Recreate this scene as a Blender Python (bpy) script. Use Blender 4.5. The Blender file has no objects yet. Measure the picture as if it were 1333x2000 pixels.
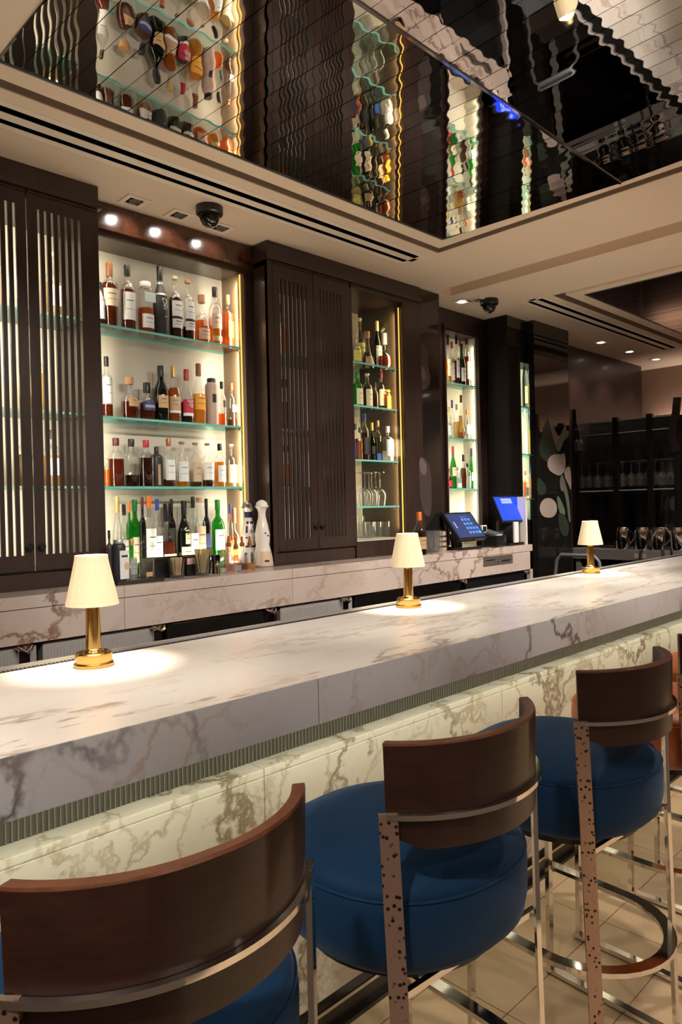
import bpy, bmesh, math, random
from mathutils import Vector, Matrix
random.seed(7)
scene = bpy.context.scene
COL = scene.collection

# ------------------------------------------------------------------ camera
CAM_Z = 1.47
FPX = 1404.0
def _basis():
    yaw, pitch, roll = math.radians(44.80), math.radians(-0.41), math.radians(-1.358)
    f = Vector((math.sin(yaw)*math.cos(pitch), math.cos(yaw)*math.cos(pitch), math.sin(pitch)))
    r = Vector((math.cos(yaw), -math.sin(yaw), 0)); u = r.cross(f)
    c, s = math.cos(roll), math.sin(roll)
    return f, c*r + s*u, -s*r + c*u
CF, CR, CU = _basis()
cam_data = bpy.data.cameras.new('camera')
cam = bpy.data.objects.new('camera', cam_data); COL.objects.link(cam)
cam_data.sensor_fit = 'VERTICAL'; cam_data.sensor_height = 36.0
cam_data.lens = FPX/2000.0*36.0
cam_data.clip_start = 0.02; cam_data.clip_end = 60
cam.matrix_world = Matrix(((CR.x, CU.x, -CF.x, 0), (CR.y, CU.y, -CF.y, 0), (CR.z, CU.z, -CF.z, CAM_Z), (0, 0, 0, 1)))
scene.camera = cam

# ------------------------------------------------------------------ world, exposure
world = bpy.data.worlds.new('world'); scene.world = world; world.use_nodes = True
bg = world.node_tree.nodes['Background']
bg.inputs[0].default_value = (1.0, 0.78, 0.58, 1); bg.inputs[1].default_value = 0.05
vs = scene.view_settings
vs.view_transform = 'Standard'; vs.look = 'None'; vs.gamma = 1.0; vs.use_curve_mapping = False
vs.exposure = 0.42
scene.cycles.transparent_max_bounces = 32
scene.cycles.max_bounces = 10
scene.cycles.diffuse_bounces = 4
scene.cycles.glossy_bounces = 6
scene.cycles.caustics_reflective = False
scene.cycles.caustics_refractive = False
scene.cycles.sample_clamp_indirect = 4.0

def light(name, kind, loc, energy, color=(1, .8, .58), rot=(0, 0, 0), **kw):
    d = bpy.data.lights.new(name, kind); d.energy = energy; d.color = color
    for k, v in kw.items(): setattr(d, k, v)
    o = bpy.data.objects.new(name, d); COL.objects.link(o); o.location = loc; o.rotation_euler = rot
    return o
WARM = (1, .79, .56); CREAM = (1, .88, .66); NEUT = (1, .9, .8)

CEIL = 2.81
# unseen downlights added as room fill, then the real ones over the bar (fittings are built with the ceiling)
ROOM_FILL_SPOTS = [(-1.2, -1.6), (0.6, -1.6), (2.4, -1.6), (4.2, -1.6), (6.0, -1.6), (-1.2, -3.0), (0.9, -3.0), (3.0, -3.0), (5.1, -3.0),
              (-0.4, 0.35), (-1.0, 1.5), (3.4, 0.3), (6.95, 0.1)]
for i, (x, y) in enumerate(ROOM_FILL_SPOTS):
    light('added_room_fill', 'SPOT', (x, y, CEIL-0.03), 100, (1, .86, .70), spot_size=math.radians(125), spot_blend=0.8, shadow_soft_size=0.06)
BAR_SPOTS = [(1.579, 2.70, 1.8), (1.801, 2.70, 1.8), (2.03, 2.70, 1.4), (3.943, 2.789, 12), (5.87, 2.743, 22), (6.442, 2.744, 18), (7.0, 2.73, 14)]

ADDED_AIM_SPOTS = [(0.15, .05), (1.05, .05), (1.95, .05), (2.85, .05), (3.35, .6), (4.10, 1.2)]
for (x, y), aim_e in zip(ADDED_AIM_SPOTS, (58, 88, 106, 110, 108, 106)):      # unseen downlights added to brighten the bar and back counter
    d = light('added_aim_light', 'SPOT', (x, y, CEIL-.03), aim_e, NEUT, spot_size=math.radians(55), spot_blend=.55, shadow_soft_size=.03)
    d.rotation_euler = (Vector((x+.35, 2.55, 1.10))-Vector((x, y, CEIL-.03))).to_track_quat('-Z', 'Y').to_euler()
d = light('added_aim_light', 'SPOT', (4.0, .45, CEIL-.03), 70, NEUT, spot_size=math.radians(36), spot_blend=.6, shadow_soft_size=.03)  # unseen lamp added to brighten the end station
d.rotation_euler = (Vector((5.75, 2.45, 1.15))-Vector((4.0, .45, CEIL-.03))).to_track_quat('-Z', 'Y').to_euler()
ADDED_AIM_SPOTS.append((4.0, .45))
# ------------------------------------------------------------------ materials
MATS = {}
def new_mat(name):
    m = bpy.data.materials.new(name); m.use_nodes = True
    nt = m.node_tree; b = nt.nodes['Principled BSDF']
    MATS[name] = m
    return m, nt, b
def N(nt, t, **kw):
    n = nt.nodes.new(t)
    for k, v in kw.items():
        if k in n.inputs.keys(): n.inputs[k].default_value = v
        else: setattr(n, k, v)
    return n
def rgba(c): return (c[0], c[1], c[2], 1)
def plain(name, col, rough=.5, metal=0, spec=.5, emit=None, estr=0, coat=0, noise=0, nscale=30, sheen=0, bump=0):
    m, nt, b = new_mat(name)
    b.inputs['Base Color'].default_value = rgba(col); b.inputs['Roughness'].default_value = rough
    b.inputs['Metallic'].default_value = metal; b.inputs['Specular IOR Level'].default_value = spec
    if coat: b.inputs['Coat Weight'].default_value = coat; b.inputs['Coat Roughness'].default_value = .08
    if sheen:
        b.inputs['Sheen Weight'].default_value = sheen; b.inputs['Sheen Roughness'].default_value = .4
        b.inputs['Sheen Tint'].default_value = (.35, .55, .9, 1)
    if emit: b.inputs['Emission Color'].default_value = rgba(emit); b.inputs['Emission Strength'].default_value = estr
    tc = N(nt, 'ShaderNodeTexCoord'); nz = N(nt, 'ShaderNodeTexNoise', Scale=nscale, Detail=4.0)
    nt.links.new(tc.outputs['Object'], nz.inputs['Vector'])
    if noise:
        r = N(nt, 'ShaderNodeMapRange'); r.inputs['To Min'].default_value = 1-noise; r.inputs['To Max'].default_value = 1+noise
        mx = N(nt, 'ShaderNodeVectorMath', operation='MULTIPLY'); mx.inputs[0].default_value = col
        nt.links.new(nz.outputs['Fac'], r.inputs['Value']); nt.links.new(r.outputs[0], mx.inputs[1]); nt.links.new(mx.outputs[0], b.inputs['Base Color'])
    if bump:
        bp = N(nt, 'ShaderNodeBump'); bp.inputs['Strength'].default_value = bump; bp.inputs['Distance'].default_value = .004
        nt.links.new(nz.outputs['Fac'], bp.inputs['Height']); nt.links.new(bp.outputs[0], b.inputs['Normal'])
    return m
def wood(name, c1, c2, rough=.3, scale=(1, 1, 1), coat=.3, wave=6.0):
    m, nt, b = new_mat(name)
    tc = N(nt, 'ShaderNodeTexCoord'); mp = N(nt, 'ShaderNodeMapping'); mp.inputs['Scale'].default_value = scale
    w = N(nt, 'ShaderNodeTexNoise', Scale=wave, Detail=6.0, Roughness=.65, Distortion=.8)
    cr = N(nt, 'ShaderNodeValToRGB'); cr.color_ramp.elements[0].position = .3; cr.color_ramp.elements[1].position = .72
    cr.color_ramp.elements[0].color = rgba(c1); cr.color_ramp.elements[1].color = rgba(c2)
    nt.links.new(tc.outputs['Object'], mp.inputs['Vector']); nt.links.new(mp.outputs[0], w.inputs['Vector'])
    nt.links.new(w.outputs['Fac'], cr.inputs['Fac']); nt.links.new(cr.outputs[0], b.inputs['Base Color'])
    b.inputs['Roughness'].default_value = rough; b.inputs['Coat Weight'].default_value = coat; b.inputs['Coat Roughness'].default_value = .12
    return m
def marble(name, base, cloud, vein1, vein2, scale=3.0, stretch=(1, 1, 1), rough=.16, v1=.6, v2=.5, off=(0, 0, 0), rot=(0, 0, 0), thin=.035, gate=.45, spec=.5):
    m, nt, b = new_mat(name); L = nt.links.new
    tc = N(nt, 'ShaderNodeTexCoord'); mp = N(nt, 'ShaderNodeMapping')
    mp.inputs['Scale'].default_value = stretch; mp.inputs['Location'].default_value = off; mp.inputs['Rotation'].default_value = rot
    L(tc.outputs['Object'], mp.inputs['Vector'])
    nz = N(nt, 'ShaderNodeTexNoise', Scale=scale*1.3, Detail=6.0, Roughness=.6)
    L(mp.outputs[0], nz.inputs['Vector'])
    sub = N(nt, 'ShaderNodeVectorMath', operation='SUBTRACT'); sub.inputs[1].default_value = (.5, .5, .5); L(nz.outputs['Color'], sub.inputs[0])
    sc = N(nt, 'ShaderNodeVectorMath', operation='SCALE'); sc.inputs['Scale'].default_value = 1.1/scale*1.6; L(sub.outputs[0], sc.inputs[0])
    add = N(nt, 'ShaderNodeVectorMath', operation='ADD'); L(mp.outputs[0], add.inputs[0]); L(sc.outputs[0], add.inputs[1])
    def vein(s, width, seedoff):
        o = N(nt, 'ShaderNodeVectorMath', operation='ADD'); o.inputs[1].default_value = seedoff; L(add.outputs[0], o.inputs[0])
        v = N(nt, 'ShaderNodeTexVoronoi', feature='DISTANCE_TO_EDGE'); v.inputs['Scale'].default_value = s; L(o.outputs[0], v.inputs['Vector'])
        r = N(nt, 'ShaderNodeMapRange', interpolation_type='SMOOTHSTEP'); r.inputs['From Min'].default_value = 0; r.inputs['From Max'].default_value = width
        r.inputs['To Min'].default_value = 1; r.inputs['To Max'].default_value = 0; L(v.outputs['Distance'], r.inputs['Value'])
        g = N(nt, 'ShaderNodeTexNoise', Scale=s*.7, Detail=3.0); L(o.outputs[0], g.inputs['Vector'])
        gr = N(nt, 'ShaderNodeMapRange'); gr.inputs['From Min'].default_value = gate; gr.inputs['From Max'].default_value = gate+.2; L(g.outputs['Fac'], gr.inputs['Value'])
        mul = N(nt, 'ShaderNodeMath', operation='MULTIPLY'); L(r.outputs[0], mul.inputs[0]); L(gr.outputs[0], mul.inputs[1])
        return mul.outputs[0]
    cl = N(nt, 'ShaderNodeTexNoise', Scale=scale*.6, Detail=5.0); L(add.outputs[0], cl.inputs['Vector'])
    clr = N(nt, 'ShaderNodeMapRange'); clr.inputs['From Min'].default_value = .42; clr.inputs['From Max'].default_value = .72; L(cl.outputs['Fac'], clr.inputs['Value'])
    m1 = N(nt, 'ShaderNodeMix', data_type='RGBA'); m1.inputs[6].default_value = rgba(base); m1.inputs[7].default_value = rgba(cloud); L(clr.outputs[0], m1.inputs[0])
    f1 = N(nt, 'ShaderNodeMath', operation='MULTIPLY'); f1.inputs[1].default_value = v1; L(vein(scale*.55, thin, (3, 1, 2)), f1.inputs[0])
    m2 = N(nt, 'ShaderNodeMix', data_type='RGBA'); m2.inputs[7].default_value = rgba(vein1); L(m1.outputs[2], m2.inputs[6]); L(f1.outputs[0], m2.inputs[0])
    f2 = N(nt, 'ShaderNodeMath', operation='MULTIPLY'); f2.inputs[1].default_value = v2; L(vein(scale*1.4, thin*1.7, (7, 5, 1)), f2.inputs[0])
    m3 = N(nt, 'ShaderNodeMix', data_type='RGBA'); m3.inputs[7].default_value = rgba(vein2); L(m2.outputs[2], m3.inputs[6]); L(f2.outputs[0], m3.inputs[0])
    L(m3.outputs[2], b.inputs['Base Color']); b.inputs['Roughness'].default_value = rough; b.inputs['Specular IOR Level'].default_value = spec
    return m
def clear(name, tint=(1, 1, 1), ior=1.45, edge=.55, body=None, bodyfac=0.0):
    """thin clear glass: light passes straight, edges and highlights reflect; body adds tinted colour inside (liquor)"""
    m, nt, b = new_mat(name); L = nt.links.new
    out = nt.nodes['Material Output']; nt.nodes.remove(b)
    tr = N(nt, 'ShaderNodeBsdfTransparent'); tr.inputs[0].default_value = rgba(tint)
    gl = N(nt, 'ShaderNodeBsdfGlossy'); gl.inputs['Roughness'].default_value = .05
    lw = N(nt, 'ShaderNodeLayerWeight'); lw.inputs['Blend'].default_value = .25
    mr = N(nt, 'ShaderNodeMapRange'); mr.inputs['To Min'].default_value = .04; mr.inputs['To Max'].default_value = edge; L(lw.outputs['Facing'], mr.inputs['Value'])
    mix = N(nt, 'ShaderNodeMixShader'); L(mr.outputs[0], mix.inputs[0])
    src = tr
    if body:
        df = N(nt, 'ShaderNodeBsdfDiffuse'); df.inputs[0].default_value = rgba(body)
        tl = N(nt, 'ShaderNodeBsdfTranslucent'); tl.inputs[0].default_value = rgba(body)
        mm = N(nt, 'ShaderNodeMixShader'); mm.inputs[0].default_value = .6; L(df.outputs[0], mm.inputs[1]); L(tl.outputs[0], mm.inputs[2])
        m0 = N(nt, 'ShaderNodeMixShader'); m0.inputs[0].default_value = bodyfac; L(tr.outputs[0], m0.inputs[1]); L(mm.outputs[0], m0.inputs[2]); src = m0
    L(src.outputs[0], mix.inputs[1]); L(gl.outputs[0], mix.inputs[2]); L(mix.outputs[0], out.inputs[0])
    return m
def glow(name, col, strength):
    m, nt, b = new_mat(name)
    b.inputs['Base Color'].default_value = rgba(col); b.inputs['Emission Color'].default_value = rgba(col); b.inputs['Emission Strength'].default_value = strength
    return m

dark_wood = wood('dark_wood', (.022, .013, .0105), (.040, .023, .018), .34, (4, 4, .5), .25)
header_wood = wood('header_wood', (.035, .012, .007), (.11, .035, .016), .22, (6, 6, 6), .6, 3.0)
stool_wood = wood('stool_wood', (.016, .0050, .0032), (.036, .0110, .0065), .40, (2, 2, 14), .2)
black_wood = plain('black_wood', (.008, .006, .006), .4, spec=.25, coat=.0, noise=.2)
panel_wood = wood('panel_wood', (.014, .006, .005), (.020, .008, .0065), .38, (3, 3, .6), .12)
ceiling_paint = plain('ceiling_paint', (.80, .66, .52), .75, noise=.03, nscale=3)
reveal_shade = plain('reveal_shade', (.30, .22, .16), .7, noise=.03)
wall_paint = plain('wall_paint', (.42, .30, .22), .8, noise=.05, nscale=4)
pink_wall = plain('pink_wall', (.30, .19, .135), .8, noise=.04, nscale=4)
slot_black = plain('slot_black', (.001, .001, .001), 1, spec=0, noise=.1)
slot_frame = plain('slot_frame', (.90, .80, .68), .4, noise=.03)
floor_tile = marble('floor_tile', (.56, .41, .26), (.48, .34, .21), (.38, .26, .15), (.50, .36, .22), 3.0, rough=.40, v1=.35, v2=.25)
grout = plain('grout', (.05, .035, .025), .9, noise=.2)
bar_marble = marble('bar_marble', (.88, .85, .81), (.80, .73, .67), (.34, .26, .21), (.58, .46, .37), 2.4, (.45, 1.5, 1), .26, .85, .6, rot=(0, 0, .35), gate=.40, spec=.22)
edge_marble = marble('edge_marble', (.56, .57, .60), (.48, .47, .49), (.10, .08, .08), (.40, .27, .18), 2.6, (.8, 1, .7), .14, .9, .5, off=(.55, 0, .2), thin=.035, gate=.41)
front_marble = marble('front_marble', (.76, .73, .66), (.68, .64, .57), (.24, .19, .12), (.42, .35, .24), 4.4, (1, 1, .9), .18, .95, .8, off=(2, 1, 0), thin=.055, gate=.36)
fascia_marble = marble('fascia_marble', (.56, .47, .42), (.50, .40, .34), (.22, .12, .08), (.42, .28, .20), 3.4, (1, 1, 1.2), .18, .9, .45, off=(5, 2, 1), thin=.04, gate=.40)
chrome = plain('chrome', (.72, .70, .68), .07, 1, noise=.03)
steel = plain('steel', (.55, .52, .50), .40, .45, noise=.06, nscale=12)
dark_steel = plain('dark_steel', (.10, .095, .09), .35, 1, noise=.1)
brass = plain('brass', (.93, .60, .20), .16, 1, noise=.03)
gold_cap = plain('gold_cap', (.75, .55, .25), .3, .8, noise=.1)
velvet = plain('velvet', (.005, .032, .092), .7, spec=.15, sheen=.26, noise=.35, nscale=7, bump=.15)
leather = plain('leather', (.42, .12, .035), .45, noise=.15, nscale=9, bump=.1)
rubber = plain('rubber', (.03, .029, .028), .35, noise=.2)
black_plastic = plain('black_plastic', (.010, .010, .011), .28, noise=.1)
grey_plastic = plain('grey_plastic', (.10, .11, .12), .4, noise=.1)
white_plastic = plain('white_plastic', (.72, .68, .62), .45, noise=.04)
paper = plain('paper', (.70, .58, .48), .8, noise=.05)
paper_white = plain('paper_white', (.80, .76, .72), .7, noise=.04)
niche_back = plain('niche_back', (.55, .52, .45), .35, noise=.05, nscale=2)
niche_side = plain('niche_side', (.065, .046, .032), .3, noise=.1, coat=.2)
dark_glass = plain('dark_glass', (.012, .011, .010), .06, spec=.8, noise=.1)
mirror = plain('mirror', (.66, .62, .58), .015, 1, noise=.02, nscale=3)
mirror_fine = plain('mirror_fine', (.42, .39, .37), .12, 1, noise=.05)
# ribbed/perforated leg metal
m, nt, b = new_mat('etched_metal')
tc = N(nt, 'ShaderNodeTexCoord'); vo = N(nt, 'ShaderNodeTexVoronoi'); vo.inputs['Scale'].default_value = 80
mr = N(nt, 'ShaderNodeMapRange'); mr.inputs['From Min'].default_value = .20; mr.inputs['From Max'].default_value = .34
nt.links.new(tc.outputs['Object'], vo.inputs['Vector']); nt.links.new(vo.outputs['Distance'], mr.inputs['Value'])
mx = N(nt, 'ShaderNodeMix', data_type='RGBA'); mx.inputs[6].default_value = (.03, .015, .01, 1); mx.inputs[7].default_value = (.40, .28, .23, 1)
nt.links.new(mr.outputs[0], mx.inputs[0]); nt.links.new(mx.outputs[2], b.inputs['Base Color'])
b.inputs['Metallic'].default_value = .7; b.inputs['Roughness'].default_value = .35
etched_metal = m
# lamp shade cloth: lit from inside
m, nt, b = new_mat('shade_cloth')
b.inputs['Base Color'].default_value = (.62, .52, .36, 1); b.inputs['Roughness'].default_value = .9
b.inputs['Emission Color'].default_value = (1, .76, .42, 1); b.inputs['Emission Strength'].default_value = 1.0
tcs = N(nt, 'ShaderNodeTexCoord'); sep = N(nt, 'ShaderNodeSeparateXYZ'); nt.links.new(tcs.outputs['Object'], sep.inputs[0])
nzs = N(nt, 'ShaderNodeTexNoise', Scale=60.0); nt.links.new(tcs.outputs['Object'], nzs.inputs['Vector'])
mrs = N(nt, 'ShaderNodeMapRange'); mrs.inputs['To Min'].default_value = .36; mrs.inputs['To Max'].default_value = .46; nt.links.new(nzs.outputs['Fac'], mrs.inputs['Value'])
nt.links.new(mrs.outputs[0], b.inputs['Emission Strength'])
shade_cloth = m
shade_trim = plain('shade_trim', (.75, .60, .40), .9, emit=(1, .75, .45), estr=.35, noise=.05)
led = glow('led_strip', (1, .50, .10), 1.05)
led_cool = glow('led_cool', (1, .84, .55), 1.3)
lens_glow = glow('lens_glow', (1, .93, .8), 9.0)
screen_blue = glow('screen_blue', (.005, .035, .55), 1.0)
screen_navy = glow('screen_navy', (.012, .022, .075), .8)
screen_key = glow('screen_key', (.05, .12, .36), .9)
screen_bright = glow('screen_bright', (.03, .22, .95), 1.0)
screen_text = glow('screen_text', (.25, .30, .85), 1.0)
# glass family
glass = clear('glass', (.97, .98, .97))
glass_thin = clear('glass_thin', (.97, .98, .98), edge=.8, body=(.85, .9, .9), bodyfac=.035)
shelf_glass = clear('shelf_glass', (.86, .95, .92), edge=.5)
shelf_edge = plain('shelf_edge', (.16, .46, .38), .2, emit=(.25, .7, .58), estr=.10, noise=.15)  # faint emission makes the glass edges glow as if lit
green_glass = clear('green_glass', (.10, .62, .10), edge=.4, body=(.02, .30, .03), bodyfac=.35)
dark_green_glass = clear('dark_green_glass', (.06, .10, .06), edge=.35, body=(.008, .014, .008), bodyfac=.6)
blue_glass = clear('blue_glass', (.25, .35, .75), edge=.4)
shelf_dark = plain('shelf_dark', (.03, .085, .07), .25, noise=.1)
edge_pale = plain('edge_pale', (.40, .52, .48), .2, noise=.1)
LIQ = {'amber': (.62, .21, .03), 'gold': (.80, .42, .06), 'red': (.28, .05, .018), 'dark': (.10, .022, .012), 'brown': (.22, .07, .022),
       'orange': (.85, .28, .02), 'pale': (.78, .60, .25), 'pink': (.75, .42, .30), 'clear': (.8, .82, .8), 'olive': (.16, .13, .03), 'blue': (.10, .16, .50)}
LIQM = {k: clear('liquor_'+k, tuple(min(1, c*1.25+.02) for c in v), edge=.2, body=v, bodyfac=.45) for k, v in LIQ.items()}
CAPC = {'black': (.010, .010, .011), 'gold': (.62, .42, .16), 'cream': (.72, .60, .40), 'cork': (.45, .24, .11), 'red': (.42, .02, .04), 'darkred': (.09, .018, .015),
        'brown': (.24, .09, .04), 'orange': (.70, .16, .03), 'blue': (.03, .05, .28), 'white': (.78, .76, .72), 'green': (.02, .2, .03), 'silver': (.5, .5, .5), 'copper': (.4, .15, .07), 'yellow': (.8, .6, .03)}
CAPM = {k: plain('cap_'+k, v, .35, .5 if k in ('silver', 'gold', 'copper') else 0, noise=.1) for k, v in CAPC.items()}
LABC = {'white': (.76, .77, .76), 'cream': (.66, .57, .40), 'tan': (.52, .33, .16), 'orange': (.82, .38, .04), 'red': (.48, .015, .05), 'navy': (.03, .045, .16), 'pink': (.74, .50, .40),
        'black': (.012, .012, .012), 'paleblue': (.58, .68, .70), 'grey': (.36, .36, .35), 'yellow': (.60, .58, .15), 'blue': (.05, .15, .5), 'beige': (.58, .44, .30)}
LABM = {k: plain('label_'+k, v, .6, noise=.06, nscale=80) for k, v in LABC.items()}
ink = plain('ink', (.03, .03, .035), .7, noise=.1)
ceramic = plain('ceramic', (.72, .67, .60), .18, noise=.03, coat=.3)
ceramic_blue = plain('ceramic_blue', (.02, .03, .10), .2, noise=.1)
ceramic_tan = plain('ceramic_tan', (.55, .40, .28), .5, noise=.1)
matte_black = plain('matte_black', (.030, .031, .034), .45, noise=.1)
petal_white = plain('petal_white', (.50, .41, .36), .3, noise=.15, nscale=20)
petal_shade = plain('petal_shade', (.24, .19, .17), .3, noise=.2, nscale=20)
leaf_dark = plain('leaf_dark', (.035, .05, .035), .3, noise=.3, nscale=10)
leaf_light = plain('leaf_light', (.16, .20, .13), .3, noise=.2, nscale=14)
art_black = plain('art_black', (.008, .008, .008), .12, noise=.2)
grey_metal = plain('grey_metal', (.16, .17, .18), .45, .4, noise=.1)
reflection_dim = plain('reflection_dim', (.060, .047, .044), .3, noise=.35, nscale=25)  # tones of the flower reflection painted on the smoked pane
reflection_pale = plain('reflection_pale', (.13, .10, .092), .3, noise=.35, nscale=25)
rim_lit_wood = wood('rim_lit_wood', (.10, .034, .018), (.17, .060, .032), .42, (6, 6, 2), .15)  # lighter tone puts the light from above into the rim colour

# ------------------------------------------------------------------ placing helpers (points on real planes of the room)
def ray(px, py): return CF + CR*((px-666.5)/FPX) - CU*((py-1000)/FPX)
def at_y(px, py, Y):
    d = ray(px, py); k = Y/d.y; return Vector((d.x*k, Y, d.z*k+CAM_Z))
def at_x(px, py, X):
    d = ray(px, py); k = X/d.x; return Vector((X, d.y*k, d.z*k+CAM_Z))
def x_on(px, Y, z):
    k = (px-666.5)/FPX; a = CR - CF*k
    return -(a.y*Y + a.z*(z-CAM_Z))/a.x

# ------------------------------------------------------------------ mesh helpers
class MB:
    def __init__(s): s.v = []; s.f = []; s.m = []
    def add(s, vs, fs, mi=0):
        o = len(s.v); s.v += [tuple(v) for v in vs]; s.f += [tuple(i+o for i in f) for f in fs]; s.m += [mi]*len(fs); return s
    def box(s, a, b, mi=0):
        x0, x1 = sorted((a[0], b[0])); y0, y1 = sorted((a[1], b[1])); z0, z1 = sorted((a[2], b[2]))
        v = [(x0, y0, z0), (x1, y0, z0), (x1, y1, z0), (x0, y1, z0), (x0, y0, z1), (x1, y0, z1), (x1, y1, z1), (x0, y1, z1)]
        return s.add(v, [(0, 3, 2, 1), (4, 5, 6, 7), (0, 1, 5, 4), (1, 2, 6, 5), (2, 3, 7, 6), (3, 0, 4, 7)], mi)
    def bbox(s, a, b, r, mi=0):
        """box with chamfered edges"""
        bm = bmesh.new(); t = MB().box(a, b)
        vs = [bm.verts.new(p) for p in t.v]; [bm.faces.new([vs[i] for i in f]) for f in t.f]
        bmesh.ops.bevel(bm, geom=list(bm.edges), offset=r, segments=2, profile=.7, affect='EDGES')
        bm.verts.index_update()
        s.add([v.co[:] for v in bm.verts], [[v.index for v in f.verts] for f in bm.faces], mi); bm.free(); return s
    def lathe(s, prof, seg=24, c=(0, 0, 0), mi=0, shape=None, cap=True):
        """prof: list of (z, r). shape(theta, k) scales the radius"""
        vs = []; fs = []
        for k, (z, r) in enumerate(prof):
            for i in range(seg):
                t = 2*math.pi*i/seg; q = r*(shape(t, k) if shape else 1)
                vs.append((c[0]+q*math.cos(t), c[1]+q*math.sin(t), c[2]+z))
        for k in range(len(prof)-1):
            for i in range(seg):
                j = (i+1) % seg; fs.append((k*seg+i, k*seg+j, (k+1)*seg+j, (k+1)*seg+i))
        if cap:
            if prof[0][1] > 1e-5: fs.append(tuple(reversed(range(seg))))
            if prof[-1][1] > 1e-5: fs.append(tuple(range((len(prof)-1)*seg, len(prof)*seg)))
        return s.add(vs, fs, mi)
    def sweep(s, pts, prof, up=(0, 0, 1), closed=False, mi=0):
        """sweep a 2-D profile [(side, up)] along pts"""
        pts = [Vector(p) for p in pts]; n = len(pts); up = Vector(up); vs = []; fs = []; k = len(prof)
        for i, p in enumerate(pts):
            a = pts[(i-1) % n] if (closed or i) else p; b = pts[(i+1) % n] if (closed or i < n-1) else p
            t = (b-a).normalized(); sd = t.cross(up)
            if sd.length < 1e-4: sd = t.cross(Vector((1, 0, 0)))
            sd.normalize(); uu = sd.cross(t)
            for q in prof: vs.append(p+sd*q[0]+uu*q[1])
        for i in range(n if closed else n-1):
            j = (i+1) % n
            for q in range(k): r = (q+1) % k; fs.append((i*k+q, i*k+r, j*k+r, j*k+q))
        if not closed: fs.append(tuple(reversed(range(k)))); fs.append(tuple(range((n-1)*k, n*k)))
        return s.add(vs, fs, mi)
    def tube(s, pts, r, seg=8, closed=False, mi=0, up=(0, 0, 1)):
        return s.sweep(pts, [(r*math.cos(2*math.pi*i/seg), r*math.sin(2*math.pi*i/seg)) for i in range(seg)], up, closed, mi)
    def bar(s, a, b, w, h, up=(0, 0, 1), mi=0):
        return s.sweep([a, b], [(-w/2, -h/2), (w/2, -h/2), (w/2, h/2), (-w/2, h/2)], up, False, mi)
    def prism(s, poly, d, mi=0):
        """poly: list of 3-D points (planar); d: thickness vector"""
        n = len(poly); d = Vector(d); vs = [Vector(p) for p in poly]+[Vector(p)+d for p in poly]
        fs = [tuple(range(n)), tuple(reversed(range(n, 2*n)))]+[(i, i+n, (i+1) % n+n, (i+1) % n) for i in range(n)]
        return s.add(vs, fs, mi)
    def mesh(s, name):
        me = bpy.data.meshes.new(name); me.from_pydata(s.v, [], s.f); return me
    def build(s, name, mats, parent=None, smooth=False, loc=None, angle=40):
        me = s.mesh(name); mats = mats if isinstance(mats, (list, tuple)) else [mats]
        for q in mats: me.materials.append(q)
        for p, i in zip(me.polygons, s.m): p.material_index = i
        bm = bmesh.new(); bm.from_mesh(me); bmesh.ops.recalc_face_normals(bm, faces=bm.faces); bm.to_mesh(me); bm.free()
        if smooth:
            me.polygons.foreach_set('use_smooth', [True]*len(me.polygons))
            me.set_sharp_from_angle(angle=math.radians(angle))
        o = bpy.data.objects.new(name, me); COL.objects.link(o)
        if loc: o.location = loc
        if parent: o.parent = parent
        return o
def thing(name, label, cat, loc=(0, 0, 0), rz=0, group=None):
    o = bpy.data.objects.new(name, None); COL.objects.link(o); o.location = loc; o.rotation_euler = (0, 0, rz)
    o.empty_display_size = .05
    return tag(o, label, cat, group)
def tag(o, label, cat, group=None, kind=None):
    o['label'] = label; o['category'] = cat
    if group: o['group'] = group
    if kind: o['kind'] = kind
    return o
def struct(o, label=None, cat=None):
    o['kind'] = 'structure'
    if label: o['label'] = label
    if cat: o['category'] = cat
    return o
def inst(src, parent=None, loc=None, rot=None, scale=None):
    c = src.copy(); COL.objects.link(c); c.parent = parent
    if loc is not None: c.location = loc
    if rot is not None: c.rotation_euler = rot
    if scale is not None: c.scale = scale
    return c
def text(name, body, size, loc, rot, mat, parent, depth=.0004):
    cu = bpy.data.curves.new(name, 'FONT'); cu.body = body; cu.size = size; cu.extrude = depth; cu.align_x = 'CENTER'; cu.align_y = 'CENTER'; cu.resolution_u = 2
    t = bpy.data.objects.new(name, cu); COL.objects.link(t); bpy.context.view_layer.update()
    me = bpy.data.meshes.new_from_object(t.evaluated_get(bpy.context.evaluated_depsgraph_get()))
    bpy.data.objects.remove(t); bpy.data.curves.remove(cu)
    me.materials.append(mat)
    o = bpy.data.objects.new(name, me); COL.objects.link(o); o.parent = parent; o.location = loc; o.rotation_euler = rot
    return o
ORD = ['first', 'second', 'third', 'fourth', 'fifth', 'sixth', 'seventh', 'eighth', 'ninth', 'tenth', 'eleventh', 'twelfth', 'thirteenth', 'fourteenth', 'fifteenth', 'sixteenth', 'seventeenth', 'eighteenth', 'nineteenth', 'twentieth']
ORD += ['twenty-'+q for q in ORD[:9]]+['thirtieth']

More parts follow.
